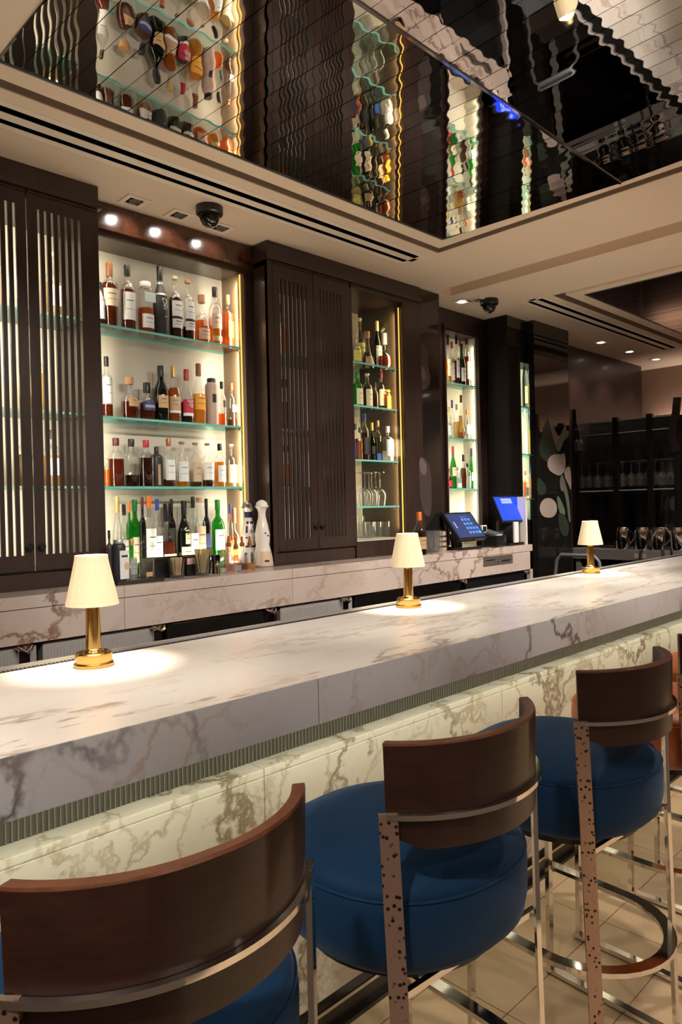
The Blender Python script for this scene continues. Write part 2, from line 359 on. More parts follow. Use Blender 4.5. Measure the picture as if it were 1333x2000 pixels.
# ================================================================== THE SETTING
# ---- floor
BX0, BX1 = -0.7, 6.2          # bar runs along x
fl = struct(MB().box((-3, -4.5, -.12), (11, 7, -.012)).build('floor', grout), 'pale beige tiled floor with thin dark joints', 'floor')
TW, TL = .237, .625
ys = [1.385 - TW*k for k in range(9)]
def tile(nm, w, l): return MB().bbox((0.0015, 0.0015, -.012), (l-.0015, w-.0015, 0), .0012).build(nm, floor_tile, fl)
t0 = tile('tile', TW, TL); first = True
for j, y in enumerate(ys):
    for i in range(-2, 6):
        o = t0 if first else inst(t0, fl); first = False
        o.location = (1.765+TL*i, y-TW, 0)
t1 = MB().bbox((.0015, .0015, -.012), (TL-.0015, .083, 0), .0012).build('tile', floor_tile, fl); first = True
for i in range(-2, 6):
    o = t1 if first else inst(t1, fl); first = False
    o.location = (1.765+TL*i-.16, 1.385, 0)

# ---- ceiling built round its openings
def build_ceiling():
    x0, x1, y0, y1, zt = -3.0, 11.0, -4.5, 7.0, 3.05
    holes = [(.62, 3.10, .20, 2.34), (3.63, 3.79, -1.0, 2.77), (4.30, 6.75, .20, 2.33)]
    xs = sorted({x0, x1, *[h[0] for h in holes], *[h[1] for h in holes]}); m = MB()
    for a, b in zip(xs, xs[1:]):
        hs = [h for h in holes if h[0] <= a and h[1] >= b]; lo = y0
        for h in sorted(hs, key=lambda q: q[2]): m.box((a, lo, CEIL), (b, h[2], zt)); lo = h[3]
        m.box((a, lo, CEIL), (b, y1, zt))
    c = struct(m.build('ceiling', ceiling_paint), 'smooth beige ceiling with sunken panels', 'ceiling')
    r = MB()
    for (a, b, p, q), t in zip(holes, (2.93, 2.865, 2.93)): r.box((a-.01, p-.01, t), (b+.01, q+.01, t+.02))
    r.build('recess_top', ceiling_paint, c)
    e = MB()      # reveal lining of the two mirrored panels, coloured dark for the shade inside
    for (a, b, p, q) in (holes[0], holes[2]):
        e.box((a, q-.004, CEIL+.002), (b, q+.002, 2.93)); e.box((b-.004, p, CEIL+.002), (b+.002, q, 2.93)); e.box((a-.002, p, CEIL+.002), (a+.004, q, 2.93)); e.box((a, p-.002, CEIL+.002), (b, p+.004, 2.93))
    e.build('reveal', reveal_shade, c)
build_ceiling()

def mirror_panel(nm, label, x0, x1, y0, y1, pitch, zb, ridge, zr, mat, fw=.085):
    t = thing(nm, label, 'ceiling panel', (x0, y0, zb))
    def L(x, y, z): return (x-x0, y-y0, z-zb)
    f = MB()
    for a, b in (((x0-fw, y1, zb), (x1+fw, y1+fw, zb+.03)), ((x0-fw, y0-fw, zb), (x1+fw, y0, zb+.03)), ((x0-fw, y0, zb), (x0, y1, zb+.03)), ((x1, y0, zb), (x1+fw, y1, zb+.03))):
        f.box(L(*a), L(*b))
    f.build('frame', ceiling_paint, t)
    g = MB(); e = .006
    for a, b in (((x0, y1-e, zb-.004), (x1, y1, zb+.02)), ((x0, y0, zb-.004), (x1, y0+e, zb+.02)), ((x0, y0, zb-.004), (x0+e, y1, zb+.02)), ((x1-e, y0, zb-.004), (x1, y1, zb+.02))):
        g.box(L(*a), L(*b))
    g.build('edge_trim', grey_metal, t)
    MB().box(L(x0, y0, zb+.03), L(x1, y1, zb+.05)).build('backing', wall_paint, t)
    n = int(round((x1-x0)/pitch)); p = (x1-x0)/n; w = p-.0022
    def strip(ya, za, yb, zb2, bow):
        m = MB(); K = 14; vs = []; fs = []; R = 8
        for j in range(R+1):
            s = j/R
            for k in range(K+1):
                q = k/K*2-1
                vs.append((q*w/2, ya+(yb-ya)*s-y0, za+(zb2-za)*s-zb + bow*math.cos(math.pi*q) + .00012*math.sin(s*17+bow*9e4)))
        for j in range(R):
            for k in range(K): a = j*(K+1)+k; fs.append((a, a+K+1, a+K+2, a+1))
        nv = len(vs); vs += [(a, b, c+.004) for a, b, c in vs]; fs += [tuple(i+nv for i in reversed(q)) for q in fs]
        return m.add(vs, fs)
    kinds = []
    if ridge:
        MB().bar(L(x0, ridge, zr-.001), L(x1, ridge, zr-.001), .010, .006).build('ridge_trim', chrome, t)
        secs = [(ridge+.003, zr, y1-e, zb), (y0+e, zb, ridge-.003, zr)]
    else: secs = [(y0+e, zb, y1-e, zb)]
    for s in secs:
        bases = [strip(*s, b).build('mirror_strip', mat, t, smooth=True, angle=60) for b in (.000042, .000056, .000030)]
        for i in range(n):
            o = bases[i] if i < 3 else inst(bases[random.randrange(3)], t)
            o.location = (p*(i+.5), 0, 0); o.rotation_euler = (random.uniform(-.0006, .0006), random.uniform(-.0006, .0006), 0)
mirror_panel('mirrored_ceiling_panel', 'large mirrored ceiling panel of narrow strips above the marble bar', .79, 2.926, .38, 2.18, .068, 2.795, 1.27, 2.772, mirror)
mirror_panel('mirrored_ceiling_panel', 'smaller dark mirrored ceiling panel at the far right', 4.385, 6.665, .38, 2.155, .035, 2.795, None, 0, mirror_fine)

def slot(x0, x1, ya, label):
    t = thing('slot_diffuser', label, 'air vent', (x0, ya, CEIL), group='linear slot diffusers')
    L = x1-x0; f = MB()
    for a, b in ((-.03, 0), (.037, .082), (.112, .142)): f.box((-.03, a, -.0016), (L+.03, b, .0))
    f.box((-.03, 0, -.0016), (0, .112, 0)); f.box((L, 0, -.0016), (L+.03, .112, 0)); f.build('frame', slot_frame, t)
    for a, b in ((0, .037), (.082, .112)): MB().box((0, a, -.0008), (L, b, 0)).build('slot', slot_black, t)
slot(-.9, 3.06, 2.435, 'long black double slot vent in the ceiling above the liquor shelves')
slot(4.30, 6.62, 2.405, 'black double slot vent beside the far small mirrored panel')

def downlight(x, y, lit, label, energy=0, aim=None):
    t = thing('downlight', label, 'downlight', (x, y, CEIL), group='recessed ceiling downlights')
    s, h = .032, .052; f = MB()
    for a, b in (((-h, -h), (h, -s)), ((-h, s), (h, h)), ((-h, -s), (-s, s)), ((s, -s), (h, s))): f.box((a[0], a[1], -.006), (b[0], b[1], 0))
    f.build('trim', slot_frame, t)
    MB().box((-s, -s, -.001), (s, s, 0)).build('well', slot_black, t)
    MB().lathe([(-.004, .022), (-.0012, .026)], 16, (.006, .004, 0)).build('lens', lens_glow if lit else grey_plastic, t)
    if energy:
        d = light('downlight_lamp', 'SPOT', (x, y, CEIL-.012), energy, NEUT, spot_size=math.radians(95), spot_blend=.7, shadow_soft_size=.025)
        if aim: d.rotation_euler = aim
names = ['leftmost of three square downlights over the wide bottle niche', 'middle of three square downlights over the wide bottle niche', 'square downlight just right of the near black camera dome',
         'lit square downlight left of the far black camera dome', 'nearest of three lit downlights before the dark wood panel', 'middle of three lit downlights before the dark wood panel', 'farthest of three lit downlights before the dark wood panel']
for (x, y, e), nm in zip(BAR_SPOTS, names):
    downlight(x, y if x > 3 else 2.81, x > 3, nm)
    light('downlight_lamp', 'SPOT', (x, y if x > 3 else 2.80, CEIL-.014), e, NEUT, rot=(0 if x > 3 else math.radians(38), 0, 0), spot_size=math.radians(100), spot_blend=.7, shadow_soft_size=.02)
downlight(3.99, 2.70, False, 'unlit square downlight partly hidden by the far camera dome')
for i, (x, y) in enumerate(ROOM_FILL_SPOTS):
    downlight(x, y, True, 'unseen fill downlight added in the seating side ceiling, %s from the left wall' % ORD[i])

for i, (x, y) in enumerate(ADDED_AIM_SPOTS):
    downlight(x, y, True, 'unseen tilted downlight added in front of the mirrored panel, %s along the bar' % ORD[i])

def dome(x, y, label):
    t = thing('security_camera', label, 'camera', (x, y, CEIL), group='ceiling dome cameras')
    MB().lathe([(0, .060), (-.030, .060), (-.036, .054), (-.036, .046)], 28).build('housing', black_plastic, t, True)
    MB().lathe([(-.034, .046), (-.055, .043), (-.075, .032), (-.086, .015), (-.088, 0)], 28, cap=False).build('dome', dark_glass, t, True, angle=80)
    MB().lathe([(0, .045), (-.006, .052)], 24, (0, 0, -.030)).build('ring', black_plastic, t, True)
dome(1.859, 2.655, 'black dome camera on the ceiling near the wide bottle niche')
dome(4.058, 2.655, 'black dome camera on the ceiling near the far narrow niche')

# ---- walls
struct(MB().box((-3, 3.30, 0), (5.9, 3.45, CEIL)).build('wall_back', wall_paint), 'wall behind the liquor cabinets', 'wall')
struct(MB().box((-3.1, -4.5, 0), (-3, 3.45, CEIL)).build('wall_left', wall_paint))
struct(MB().box((-3, -4.6, 0), (11, -4.5, CEIL)).build('wall_rear', wall_paint))
struct(MB().box((7.52, -4.5, 0), (7.62, 3.6, CEIL)).build('wall_far', pink_wall), 'pinkish beige far wall lit from below', 'wall')
struct(MB().box((7.17, 3.5, 0), (7.62, 3.6, CEIL)).build('wall_end', pink_wall))
struct(MB().box((5.32, 2.985, 0), (7.27, 3.10, CEIL)).build('wall_panel', panel_wood), 'glossy dark wood wall panel beyond the mirrored pier', 'wall')
struct(MB().box((7.17, 2.99, 0), (7.27, 3.5, CEIL)).build('wall_return', panel_wood))

# ---- table-height partition at the far end, with an uplight strip behind its top
pt = thing('partition', 'dark low partition before the pink far wall', 'partition', (7.29, .6, 0))
MB().box((0, 0, 0), (.06, 2.37, 2.235)).build('panel', panel_wood, pt)
MB().box((-.01, 0, 2.235), (.07, 2.37, 2.255)).build('cap', dark_wood, pt)
MB().box((.075, .05, 2.22), (.09, 2.32, 2.232)).build('light_strip', led_cool, pt)
light('partition_uplight', 'AREA', (7.42, 1.8, 2.20), 5, (1, .80, .68), rot=(0, math.radians(-160), 0), shape='RECTANGLE', size=.06, size_y=2.3)

# ================================================================== THE BAR
def seg_boxes(cuts, y0, y1, z0, z1, nm, mat, parent, r=.003, gap=.0012):
    for a, b in zip(cuts, cuts[1:]): MB().bbox((a+gap, y0, z0), (b-gap, y1, z1), r).build(nm, mat, parent)
bar = thing('bar_counter', 'long white marble bar counter with lit lower ledge', 'bar counter', (0, 0, 0))
BT = 1.07
def bar_top(a, b, i):
    m = MB(); y0, y1 = 1.236, 1.90
    m.bbox((a+.0012, y0+.0032, BT-.03), (b-.0012, y1, BT), .0012)
    m.build('top_slab', bar_marble, bar)
    MB().bbox((a+.0012, y0, BT-.108), (b-.0012, y0+.003, BT-.0004), .001).box((a+.0012, y0+.003, BT-.108), (b-.0012, y0+.03, BT-.0305)).build('front_slab', edge_marble, bar)
for i, (a, b) in enumerate(((BX0, 1.139), (1.139, 3.60), (3.60, BX1))): bar_top(a, b, i)
MB().box((BX0, 1.268, BT-.105), (BX1, 1.56, BT-.06)).build('soffit', dark_steel, bar)
MB().box((BX0, 1.53, .0), (BX1, 1.86, BT-.032)).build('core', dark_wood, bar)
rb = MB(); rib_metal = plain('rib_metal', (.22, .20, .17), .5, .3, noise=.05)
MB().box((BX0, 1.514, .80), (BX1, 1.53, BT-.06)).build('ribbed_panel', plain('rib_ground', (.085, .078, .066), .6, noise=.1), bar)
for k in range(int((BX1-BX0)/.0125)):
    x = BX0+k*.0125; rb.box((x, 1.510, .80), (x+.0024, 1.5145, BT-.106))
o = rb.build('rib', rib_metal, bar); o['kind'] = 'stuff'
cuts = [BX0, .04, 1.141, 2.244, 3.347, 4.45, BX1]
seg_boxes(cuts, 1.45, 1.515, .785, .805, 'ledge_slab', front_marble, bar)
seg_boxes(cuts, 1.45, 1.472, .118, .784, 'front_panel', front_marble, bar)
MB().box((BX0, 1.472, .0), (BX1, 1.53, .784)).build('carcass', dark_wood, bar)
MB().box((BX0, 1.468, .0), (BX1, 1.474, .116)).build('kick_plate', dark_steel, bar)
MB().box((BX0, 1.446, .078), (BX1, 1.470, .088)).build('kick_trim', chrome, bar)
MB().box((BX0, 1.449, .0), (BX1, 1.470, .012)).build('floor_trim', dark_steel, bar)
MB().box((BX0+.02, 1.275, BT-.112), (BX1, 1.29, BT-.105)).build('led_strip', led_cool, bar)
light('bar_ledge_light', 'AREA', (2.6, 1.30, BT-.116), 8, (1, .95, .70), rot=(math.radians(35), 0, 0), shape='RECTANGLE', size=6.6, size_y=.02)
# drip rail with rubber ribs along the bartender's side
dr = thing('drip_rail', 'black ribbed rubber drip rail along the back edge of the bar', 'drip mat', (0, 1.902, BT-.03))
MB().box((BX0, 0, -.02), (BX1, .085, .012)).build('tray', rubber, dr)
rr = MB()
for k in range(int((BX1-BX0)/.011)):
    x = BX0+k*.011; rr.box((x, .006, .012), (x+.0055, .062, .022))
o = rr.build('rib', dark_steel, dr); o['kind'] = 'stuff'
MB().box((BX0, .068, .012), (BX1, .085, .028)).build('lip', steel, dr)

# table lamps
def table_lamp(x, y, label):
    t = thing('table_lamp', label, 'lamp', (x, y, BT), group='brass table lamps on the bar')
    MB().lathe([(0, .050), (.008, .0505), (.011, .048), (.012, .0455), (.014, .0455), (.016, .047), (.034, .0465), (.037, .043), (.037, .02)], 40).build('base', brass, t, True)
    MB().lathe([(.037, .026), (.043, .024), (.046, .0195), (.17, .0175), (.178, .016)], 32).build('stem', brass, t, True)
    n = 96; prof = [(.162, .0655), (.166, .0660), (.20, .0590), (.26, .0460), (.284, .0412), (.288, .0410)]
    sh = lambda a, k: 1+.006*math.cos(a*48)+.004*math.cos(a*6)
    MB().lathe(prof, n*2, shape=sh, cap=False).build('lamp_shade', shade_cloth, t, True, angle=80)
    MB().lathe([(.160, .0660), (.160, .0672), (.168, .0662)], 64, cap=False).build('hem', shade_trim, t, True)
    MB().lathe([(.282, .0422), (.2895, .0418), (.2895, .0400)], 64, cap=False).build('top_trim', shade_trim, t, True)
    for k in range(6):
        a = k*math.pi/3+.25; c, s = math.cos(a), math.sin(a)
        MB().tube([(c*.0668, s*.0668, .163), (c*.0598, s*.0598, .20), (c*.0420, s*.0420, .287)], .0007, 5).build('rib', shade_trim, t)
    MB().lathe([(.178, .010), (.19, .012), (.205, .011), (.212, .004)], 16).build('bulb', white_plastic, t, True)
    light('table_lamp_light', 'POINT', (x, y, BT+.240), 11.5, (1, .84, .62), shadow_soft_size=.02)
table_lamp(.858, 1.795, 'brass lamp with cream pleated shade, nearest one on the bar')
table_lamp(2.176, 1.825, 'brass lamp with cream pleated shade, middle one on the bar')
table_lamp(3.766, 1.846, 'brass lamp with cream pleated shade, farthest one near the taps')

# ================================================================== BACK COUNTER
CT = 1.18
bc = thing('back_counter', 'pink veined marble back counter under the liquor cabinets', 'counter', (0, 0, 0))
CX0, CX1 = -.8, 4.445
for a, b in ((CX0, 1.375), (1.375, 2.246), (2.246, 3.579), (3.579, CX1)):
    MB().bbox((a+.0008, 2.60, CT-.045), (b-.0008, 3.24, CT), .002).build('top_slab', fascia_marble, bc)
    if a < 3.5: MB().bbox((a+.0008, 2.603, 1.01), (b-.0008, 2.635, CT-.0475), .0015).build('fascia_panel', fascia_marble, bc)
for a, b, c, d in ((3.5795, 3.845, 1.01, CT-.0475), (4.195, CX1, 1.01, CT-.0475), (3.846, 4.194, 1.01, 1.066), (3.846, 4.194, 1.128, CT-.0475)):
    MB().box((a, 2.603, c), (b, 2.635, d)).build('fascia_panel', fascia_marble, bc)
MB().box((CX1-.03, 2.603, .0), (CX1, 3.2, CT-.046)).build('end_panel', fascia_marble, bc)
MB().box((CX0, 2.68, .0), (CX1-.03, 3.2, CT-.046)).build('carcass', black_wood, bc)
dw = thing('cash_drawer', 'grey metal cash drawer set into the marble below the tilted terminal', 'drawer', (4.02, 2.606, 1.097))
MB().box((-.172, 0, -.029), (.172, .06, .029)).build('front', plain('drawer_grey', (.14, .115, .10), .45, .3, noise=.08), dw)
for s in (-1, 1): MB().box((s*.09-.05, -.003, .006), (s*.09+.05, .0, .010)).build('slot', black_plastic, dw)
MB().lathe([(0, .008), (.006, .007)], 14).build('lock', chrome, dw).location = (0, -.001, -.012)
dw.children[-1].rotation_euler = (math.radians(90), 0, 0)
# refrigerated drawers with latches
def cooler(x0, x1, mat, label, latch):
    t = thing('cooler_door', label, 'cooler door', ((x0+x1)/2, 2.625, .55), group='undercounter cooler doors')
    h = (x1-x0)/2-.006
    MB().bbox((-h, 0, -.40), (h, .05, .452), .006).build('panel', mat, t)
    if mat is steel:
        m = MB()
        for k in range(int(2*h/.012)): m.box((-h+.006+k*.012, -.002, -.38), (-h+.010+k*.012, 0, .43))
        o = m.build('groove', steel, t); o['kind'] = 'stuff'
    lx = latch-(x0+x1)/2
    l = MB().bbox((lx-.020, -.016, .385), (lx+.020, .0, .462), .004).build('latch', chrome, t)
    MB().tube([(lx-.026, -.014, .452), (lx-.018, -.032, .442), (lx, -.036, .432), (lx+.018, -.032, .442), (lx+.026, -.014, .452)], .0075, 8).build('latch_lever', chrome, l, True)
    MB().lathe([(0, .010), (.010, .007)], 14).build('latch_knob', chrome, l, True).location = (lx, -.022, .444)
cooler(.42, 1.045, steel, 'ridged steel cooler door at the far left under the counter', .99)
cooler(1.055, 1.56, steel, 'ridged steel cooler door behind the nearest lamp', 1.525)
cooler(1.57, 2.17, dark_steel, 'dark cooler door between the nearest and middle lamps', 2.115)
cooler(2.18, 2.68, steel, 'steel cooler door left of the middle lamp', 2.61)
cooler(2.69, 3.67, dark_steel, 'long dark cooler door right of the middle lamp', 3.63)
cooler(3.68, 4.41, black_plastic, 'black cooler door below the cash drawer', 4.36)

# ================================================================== LIQUOR CABINETS
YF = 2.79
def slat_door(nm, x0, x1, z0, z1, slits, sz0, sz1, parent, sw=.0105, y=YF, knob=None, mat=None):
    """framed door whose field is cut by tall slits: stiles, rails and each slat its own piece"""
    mat = mat or dark_wood
    d = MB().box((x0, y, z0), (slits[0]-sw/2, y+.008, z1)).build('door', mat, parent)
    MB().box((slits[-1]+sw/2, y, z0), (x1, y+.008, z1)).build('stile', mat, d)
    MB().box((slits[0]-sw/2, y, sz1), (slits[-1]+sw/2, y+.022, z1)).build('rail', mat, d)
    MB().box((slits[0]-sw/2, y, z0), (slits[-1]+sw/2, y+.022, sz0)).build('rail', mat, d)
    for a, b in zip(slits, slits[1:]): MB().bbox((a+sw/2, y+.001, sz0), (b-sw/2, y+.0105, sz1), .0012).build('slat', mat, d)
    for a, b in (((x0+.004, z1-.012), (x1-.004, z1-.004)), ((x0+.004, z0+.004), (x1-.004, z0+.012))): MB().box((a[0], y-.006, a[1]), (b[0], y, b[1])).build('moulding', mat, d)
    if knob:
        k = MB().lathe([(0, .006), (.008, .006), (.010, .013), (.018, .014), (.022, .010)], 16).build('knob', black_plastic, d, True)
        k.location = (knob[0], y, knob[1]); k.rotation_euler = (math.radians(90), 0, 0)
    return d
def crown(t, x0, x1, right=True, left=False, y=YF):
    a = x0-(.012 if left else 0); b = x1+(.012 if right else 0)
    MB().box((x0-(0 if left else 0), y-.004, 2.742), (x1, 3.2, CEIL-.001)).build('crown', dark_wood, t)
    MB().box((a, y-.016, 2.716), (b, y+.10, 2.742)).build('cornice', dark_wood, t); MB().box((x0, y+.10, 2.716), (x1, 3.19, 2.742)).build('cornice_back', dark_wood, t)

# left slatted cabinet
lc = thing('liquor_cabinet', 'dark slatted liquor cabinet at the far left edge', 'cabinet', (0, 0, 0), group='slatted liquor cabinets')
LX0, LX1 = .22, 1.402
m = MB(); m.box((LX1-.022, YF+.022, CT+.001), (LX1, 3.2, 2.716)); m.box((LX0, YF+.022, CT+.001), (LX0+.022, 3.2, 2.716)); m.box((LX0, YF+.022, 2.69), (LX1, 3.2, 2.716)); m.box((LX0, YF+.022, 1.235), (LX1, 3.2, 1.25))
m.build('body', dark_wood, lc)
MB().box((LX0, 3.13, CT+.001), (LX1, 3.2, 2.70)).build('back_panel', niche_back, lc)
MB().box((LX0, YF, CT+.001), (LX1, YF+.03, 1.243)).build('plinth', dark_wood, lc)
slat_door('door', 1.111, 1.400, 1.250, 2.716, [1.156+.027*k for k in range(7)], 1.313, 2.65, lc, knob=(1.131, 1.345))
slat_door('door', .826, 1.107, 1.250, 2.716, [.895+.028*k for k in range(7)], 1.313, 2.65, lc, knob=(1.085, 1.345))
slat_door('door', .53, .822, 1.250, 2.716, [.575+.028*k for k in range(7)], 1.313, 2.65, lc)
MB().box((LX0, YF, 1.25), (.527, YF+.022, 2.716)).build('side_door', dark_wood, lc)
crown(lc, LX0, LX1)
for z in (2.288, 1.889, 1.583):
    MB().box((LX0+.03, 2.90, z-.01), (LX1-.03, 3.128, z)).build('glass_shelf', shelf_dark, lc)
for x in (.60, 1.36):
    MB().box((x-.004, 2.83, 1.26), (x+.004, 2.836, 2.68)).build('led_strip', led_cool, lc)
light('cabinet_light', 'AREA', (.98, 2.835, 1.98), 15, CREAM, rot=(math.radians(90), 0, 0), shape='RECTANGLE', size=.75, size_y=1.35)

# wide niche between the cabinets
nw = thing('bottle_niche', 'wide lit niche with glass shelves of whisky bottles', 'shelf unit', (0, 0, 0))
NX0, NX1, NYF, NYB = 1.43, 2.225, 2.91, 3.085
MB().box((LX1+.001, NYF, 2.70), (2.289, 3.2, CEIL-.001)).build('header', header_wood, nw)
MB().box((LX1+.001, NYF-.012, 2.690), (2.289, NYF+.03, 2.708)).build('header_moulding', header_wood, nw)
MB().box((LX1+.001, NYF+.012, 2.662), (2.289, 3.2, 2.690)).build('soffit', niche_side, nw)
MB().box((LX1+.001, NYF, CT+.001), (NX0, 3.2, 2.662)).build('stile', dark_wood, nw)
MB().box((NX1+.02, NYF, CT+.001), (2.289, 3.2, 2.662)).build('stile', dark_wood, nw)
MB().box((NX1, NYF+.012, CT+.001), (NX1+.02, NYB, 2.662)).build('side_panel', plain('side_cream', (.30, .21, .13), .4, noise=.05), nw)
MB().box((NX0, NYB, CT+.001), (NX1+.02, 3.2, 2.662)).build('back_panel', niche_back, nw)
def glass_shelf(parent, x0, x1, y0, y1, z, cx=()):
    o = MB().box((x0, y0+.002, z-.010), (x1, y1, z)).build('glass_shelf', shelf_glass, parent)
    MB().box((x0, y0, z-.010), (x1, y0+.002, z)).build('edge', shelf_edge, o)
    MB().box((x0, y1-.002, z-.0102), (x1, y1, z-.0002)).build('edge', shelf_edge, o)
    for x in (x0+.012, x1-.012):
        MB().bbox((x-.010, y0+.010, z-.020), (x+.010, y0+.030, z-.0105), .003).build('clip', chrome, o)
for z in (2.288, 1.889, 1.583): glass_shelf(nw, NX0, NX1, 2.925, NYB-.004, z)
for x in (NX0+.004, NX1-.003):
    MB().box((x-.003, NYF+.014, CT+.03), (x+.003, NYF+.018, 2.655)).build('led_strip', led, nw)
light('niche_light', 'AREA', (NX1-.012, 2.945, 1.92), 2.8, CREAM, rot=(0, math.radians(90), math.radians(-72)), shape='RECTANGLE', size=1.4, size_y=.02)
light('niche_light', 'AREA', (NX0+.012, 2.945, 1.92), 2.8, CREAM, rot=(0, math.radians(-90), math.radians(72)), shape='RECTANGLE', size=1.4, size_y=.02)
light('niche_light', 'AREA', (1.83, 2.93, 1.2), 2.25, CREAM, rot=(math.radians(165), 0, 0), shape='RECTANGLE', size=.75, size_y=.02)
light('niche_light', 'AREA', (1.83, 2.935, 2.65), .5, CREAM, rot=(math.radians(12), 0, 0), shape='RECTANGLE', size=.75, size_y=.02)

# centre cabinet: two slatted doors and an open lit bay
cc = thing('liquor_cabinet', 'dark slatted cabinet with open lit bay in the middle of the back wall', 'cabinet', (0, 0, 0), group='slatted liquor cabinets')
X0, XA, XB, X1 = 2.291, 2.893, 3.322, 3.50
m = MB(); m.box((X0, YF+.001, CT+.001), (X0+.02, 3.2, 2.716)); m.box((XA-.02, YF+.022, CT+.001), (XA-.004, 3.2, 2.716)); m.box((X0, YF+.022, 2.69), (XA, 3.2, 2.716))
m.box((XB+.008, YF, CT+.001), (X1, 3.2, 2.716)); m.box((XA-.005, YF, 2.69), (XB+.009, 3.2, 2.716)); m.box((XA-.005, YF, CT+.001), (XB+.009, 3.2, 1.272)); m.box((X0+.02, YF+.022, 1.235), (XA, 3.2, 1.25))
m.box((XA-.020, YF, 1.25), (XA-.0, YF+.022, 2.69))
m.build('body', dark_wood, cc)
MB().box((X0+.02, 3.13, CT+.001), (XA-.02, 3.2, 2.69)).build('back_panel', niche_back, cc)
MB().box((XB, YF+.03, 1.273), (XB+.008, 3.15, 2.689)).build('bay_side', niche_side, cc)
MB().box((XA-.004, YF+.022, 1.273), (XA, 3.15, 2.689)).build('bay_side', niche_side, cc)
MB().box((XA-.004, 3.15, 1.272), (XB+.008, 3.2, 2.69)).build('bay_back', niche_back, cc)
MB().box((XA, YF+.004, 1.2725), (XB, 3.149, 1.278)).build('bay_floor', niche_back, cc)
MB().box((X0+.001, YF, CT+.001), (XA-.02, YF+.03, 1.243)).build('plinth', dark_wood, cc)
slat_door('door', 2.325, 2.598, 1.250, 2.716, [2.375+.0283*k for k in range(7)], 1.313, 2.634, cc, sw=.0115, knob=(2.578, 1.37))
slat_door('door', 2.602, 2.872, 1.250, 2.716, [2.652+.0255*k for k in range(7)], 1.313, 2.634, cc, knob=(2.622, 1.37))
MB().box((X0, YF, 1.25), (2.323, YF+.022, 2.716)).build('stile', dark_wood, cc)
crown(cc, X0, X1, right=False, left=True)
for z in (2.292, 2.046, 1.737, 1.470): glass_shelf(cc, XA+.002, XB-.03, 2.815, 3.148, z)
for z in (2.288, 1.889, 1.583): MB().box((X0+.03, 2.90, z-.01), (XA-.03, 3.128, z)).build('glass_shelf', shelf_dark, cc)
MB().box((XB-.005, YF+.020, 1.30), (XB-.001, YF+.026, 2.66)).build('led_strip', led, cc)
light('bay_light', 'AREA', (XB-.012, 2.84, 1.98), 2.4, (1, .74, .36), rot=(0, math.radians(90), math.radians(-72)), shape='RECTANGLE', size=1.3, size_y=.02)
light('bay_light', 'AREA', (XA+.010, 2.86, 1.98), .7, CREAM, rot=(0, math.radians(-90), math.radians(72)), shape='RECTANGLE', size=1.3, size_y=.02)
light('cabinet_light', 'AREA', (2.42, 2.84, 1.98), 3.2, CREAM, rot=(math.radians(90), 0, 0), shape='RECTANGLE', size=.2, size_y=1.3)

# smoked glass pier right of the centre cabinet, with a flower reflection painted on as flat shapes
gp = thing('smoked_glass_panel', 'narrow smoked glass panel with painted faint flower reflection beside the centre cabinet', 'wall panel', (0, 0, 0))
MB().box((3.503, YF+.004, CT+.001), (3.685, YF+.03, CEIL-.001)).build('pane', dark_glass, gp)
def painted_reflection(parent, Y, pieces, d=.0015):  # flat shapes that paint flower reflections onto dark glass
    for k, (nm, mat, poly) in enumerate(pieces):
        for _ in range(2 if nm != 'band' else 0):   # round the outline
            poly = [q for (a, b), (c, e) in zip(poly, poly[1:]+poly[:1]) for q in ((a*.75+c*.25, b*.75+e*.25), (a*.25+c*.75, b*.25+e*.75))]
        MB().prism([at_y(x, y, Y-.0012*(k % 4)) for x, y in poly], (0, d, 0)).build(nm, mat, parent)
painted_reflection(gp, YF+.002, [('print', reflection_dim, [(818, 668), (832, 672), (838, 690), (836, 715), (842, 735), (838, 758), (822, 764), (818, 740)]),
                  ('petal', reflection_pale, [(819, 712), (829, 716), (836, 738), (830, 744), (820, 738)]),
                  ('print', reflection_dim, [(819, 890), (832, 895), (842, 915), (844, 960), (843, 1010), (830, 1008), (822, 975), (819, 930)]),
                  ('petal', reflection_pale, [(820, 892), (832, 900), (836, 920), (827, 930), (820, 918)])])
MB().box((3.686, YF+.004, CT+.001), (3.700, 2.97, CEIL-.001)).build('side_pane', dark_wood, gp)

# far narrow cabinet with a lit niche and fluted stile
fc = thing('liquor_cabinet', 'far dark wood cabinet with narrow lit niche behind the tilted terminal', 'cabinet', (0, 0, 0), group='slatted liquor cabinets')
FY = 2.97; fx0, fa, fb, fx1 = 3.701, 3.982, 4.372, 4.468
m = MB(); m.box((fx0, FY, CT+.001), (fa, 3.25, CEIL-.001)); m.box((fb, FY, CT+.001), (fx1, 3.25, CEIL-.001)); m.box((fa, FY, 2.665), (fb, 3.25, CEIL-.001)); m.build('body', panel_wood, fc)
fr = MB()
for a, b in (((fa-.02, CT+.01), (fa, 2.70)), ((fb, CT+.01), (fb+.02, 2.70)), ((fa, 2.675), (fb, 2.70))): fr.box((a[0], FY-.012, a[1]), (b[0], FY, b[1]))
fr.build('frame', panel_wood, fc)
MB().box((fa, 3.105, CT+.001), (fb, 3.25, 2.665)).build('back_panel', niche_back, fc)
MB().box((fb-.004, FY+.016, CT+.001), (fb-.0005, 3.104, 2.664)).build('side_liner', niche_back, fc)
for k in range(5): MB().box((fb+.028+k*.013, FY-.006, CT+.02), (fb+.035+k*.013, FY, 2.66)).build('flute', panel_wood, fc)
for z in (2.315, 1.932, 1.578): glass_shelf(fc, fa+.002, fb-.006, FY+.012, 3.103, z)
for x in (fa+.003,): MB().box((x-.002, FY+.010, CT+.03), (x+.002, FY+.014, 2.66)).build('led_strip', led_cool, fc)
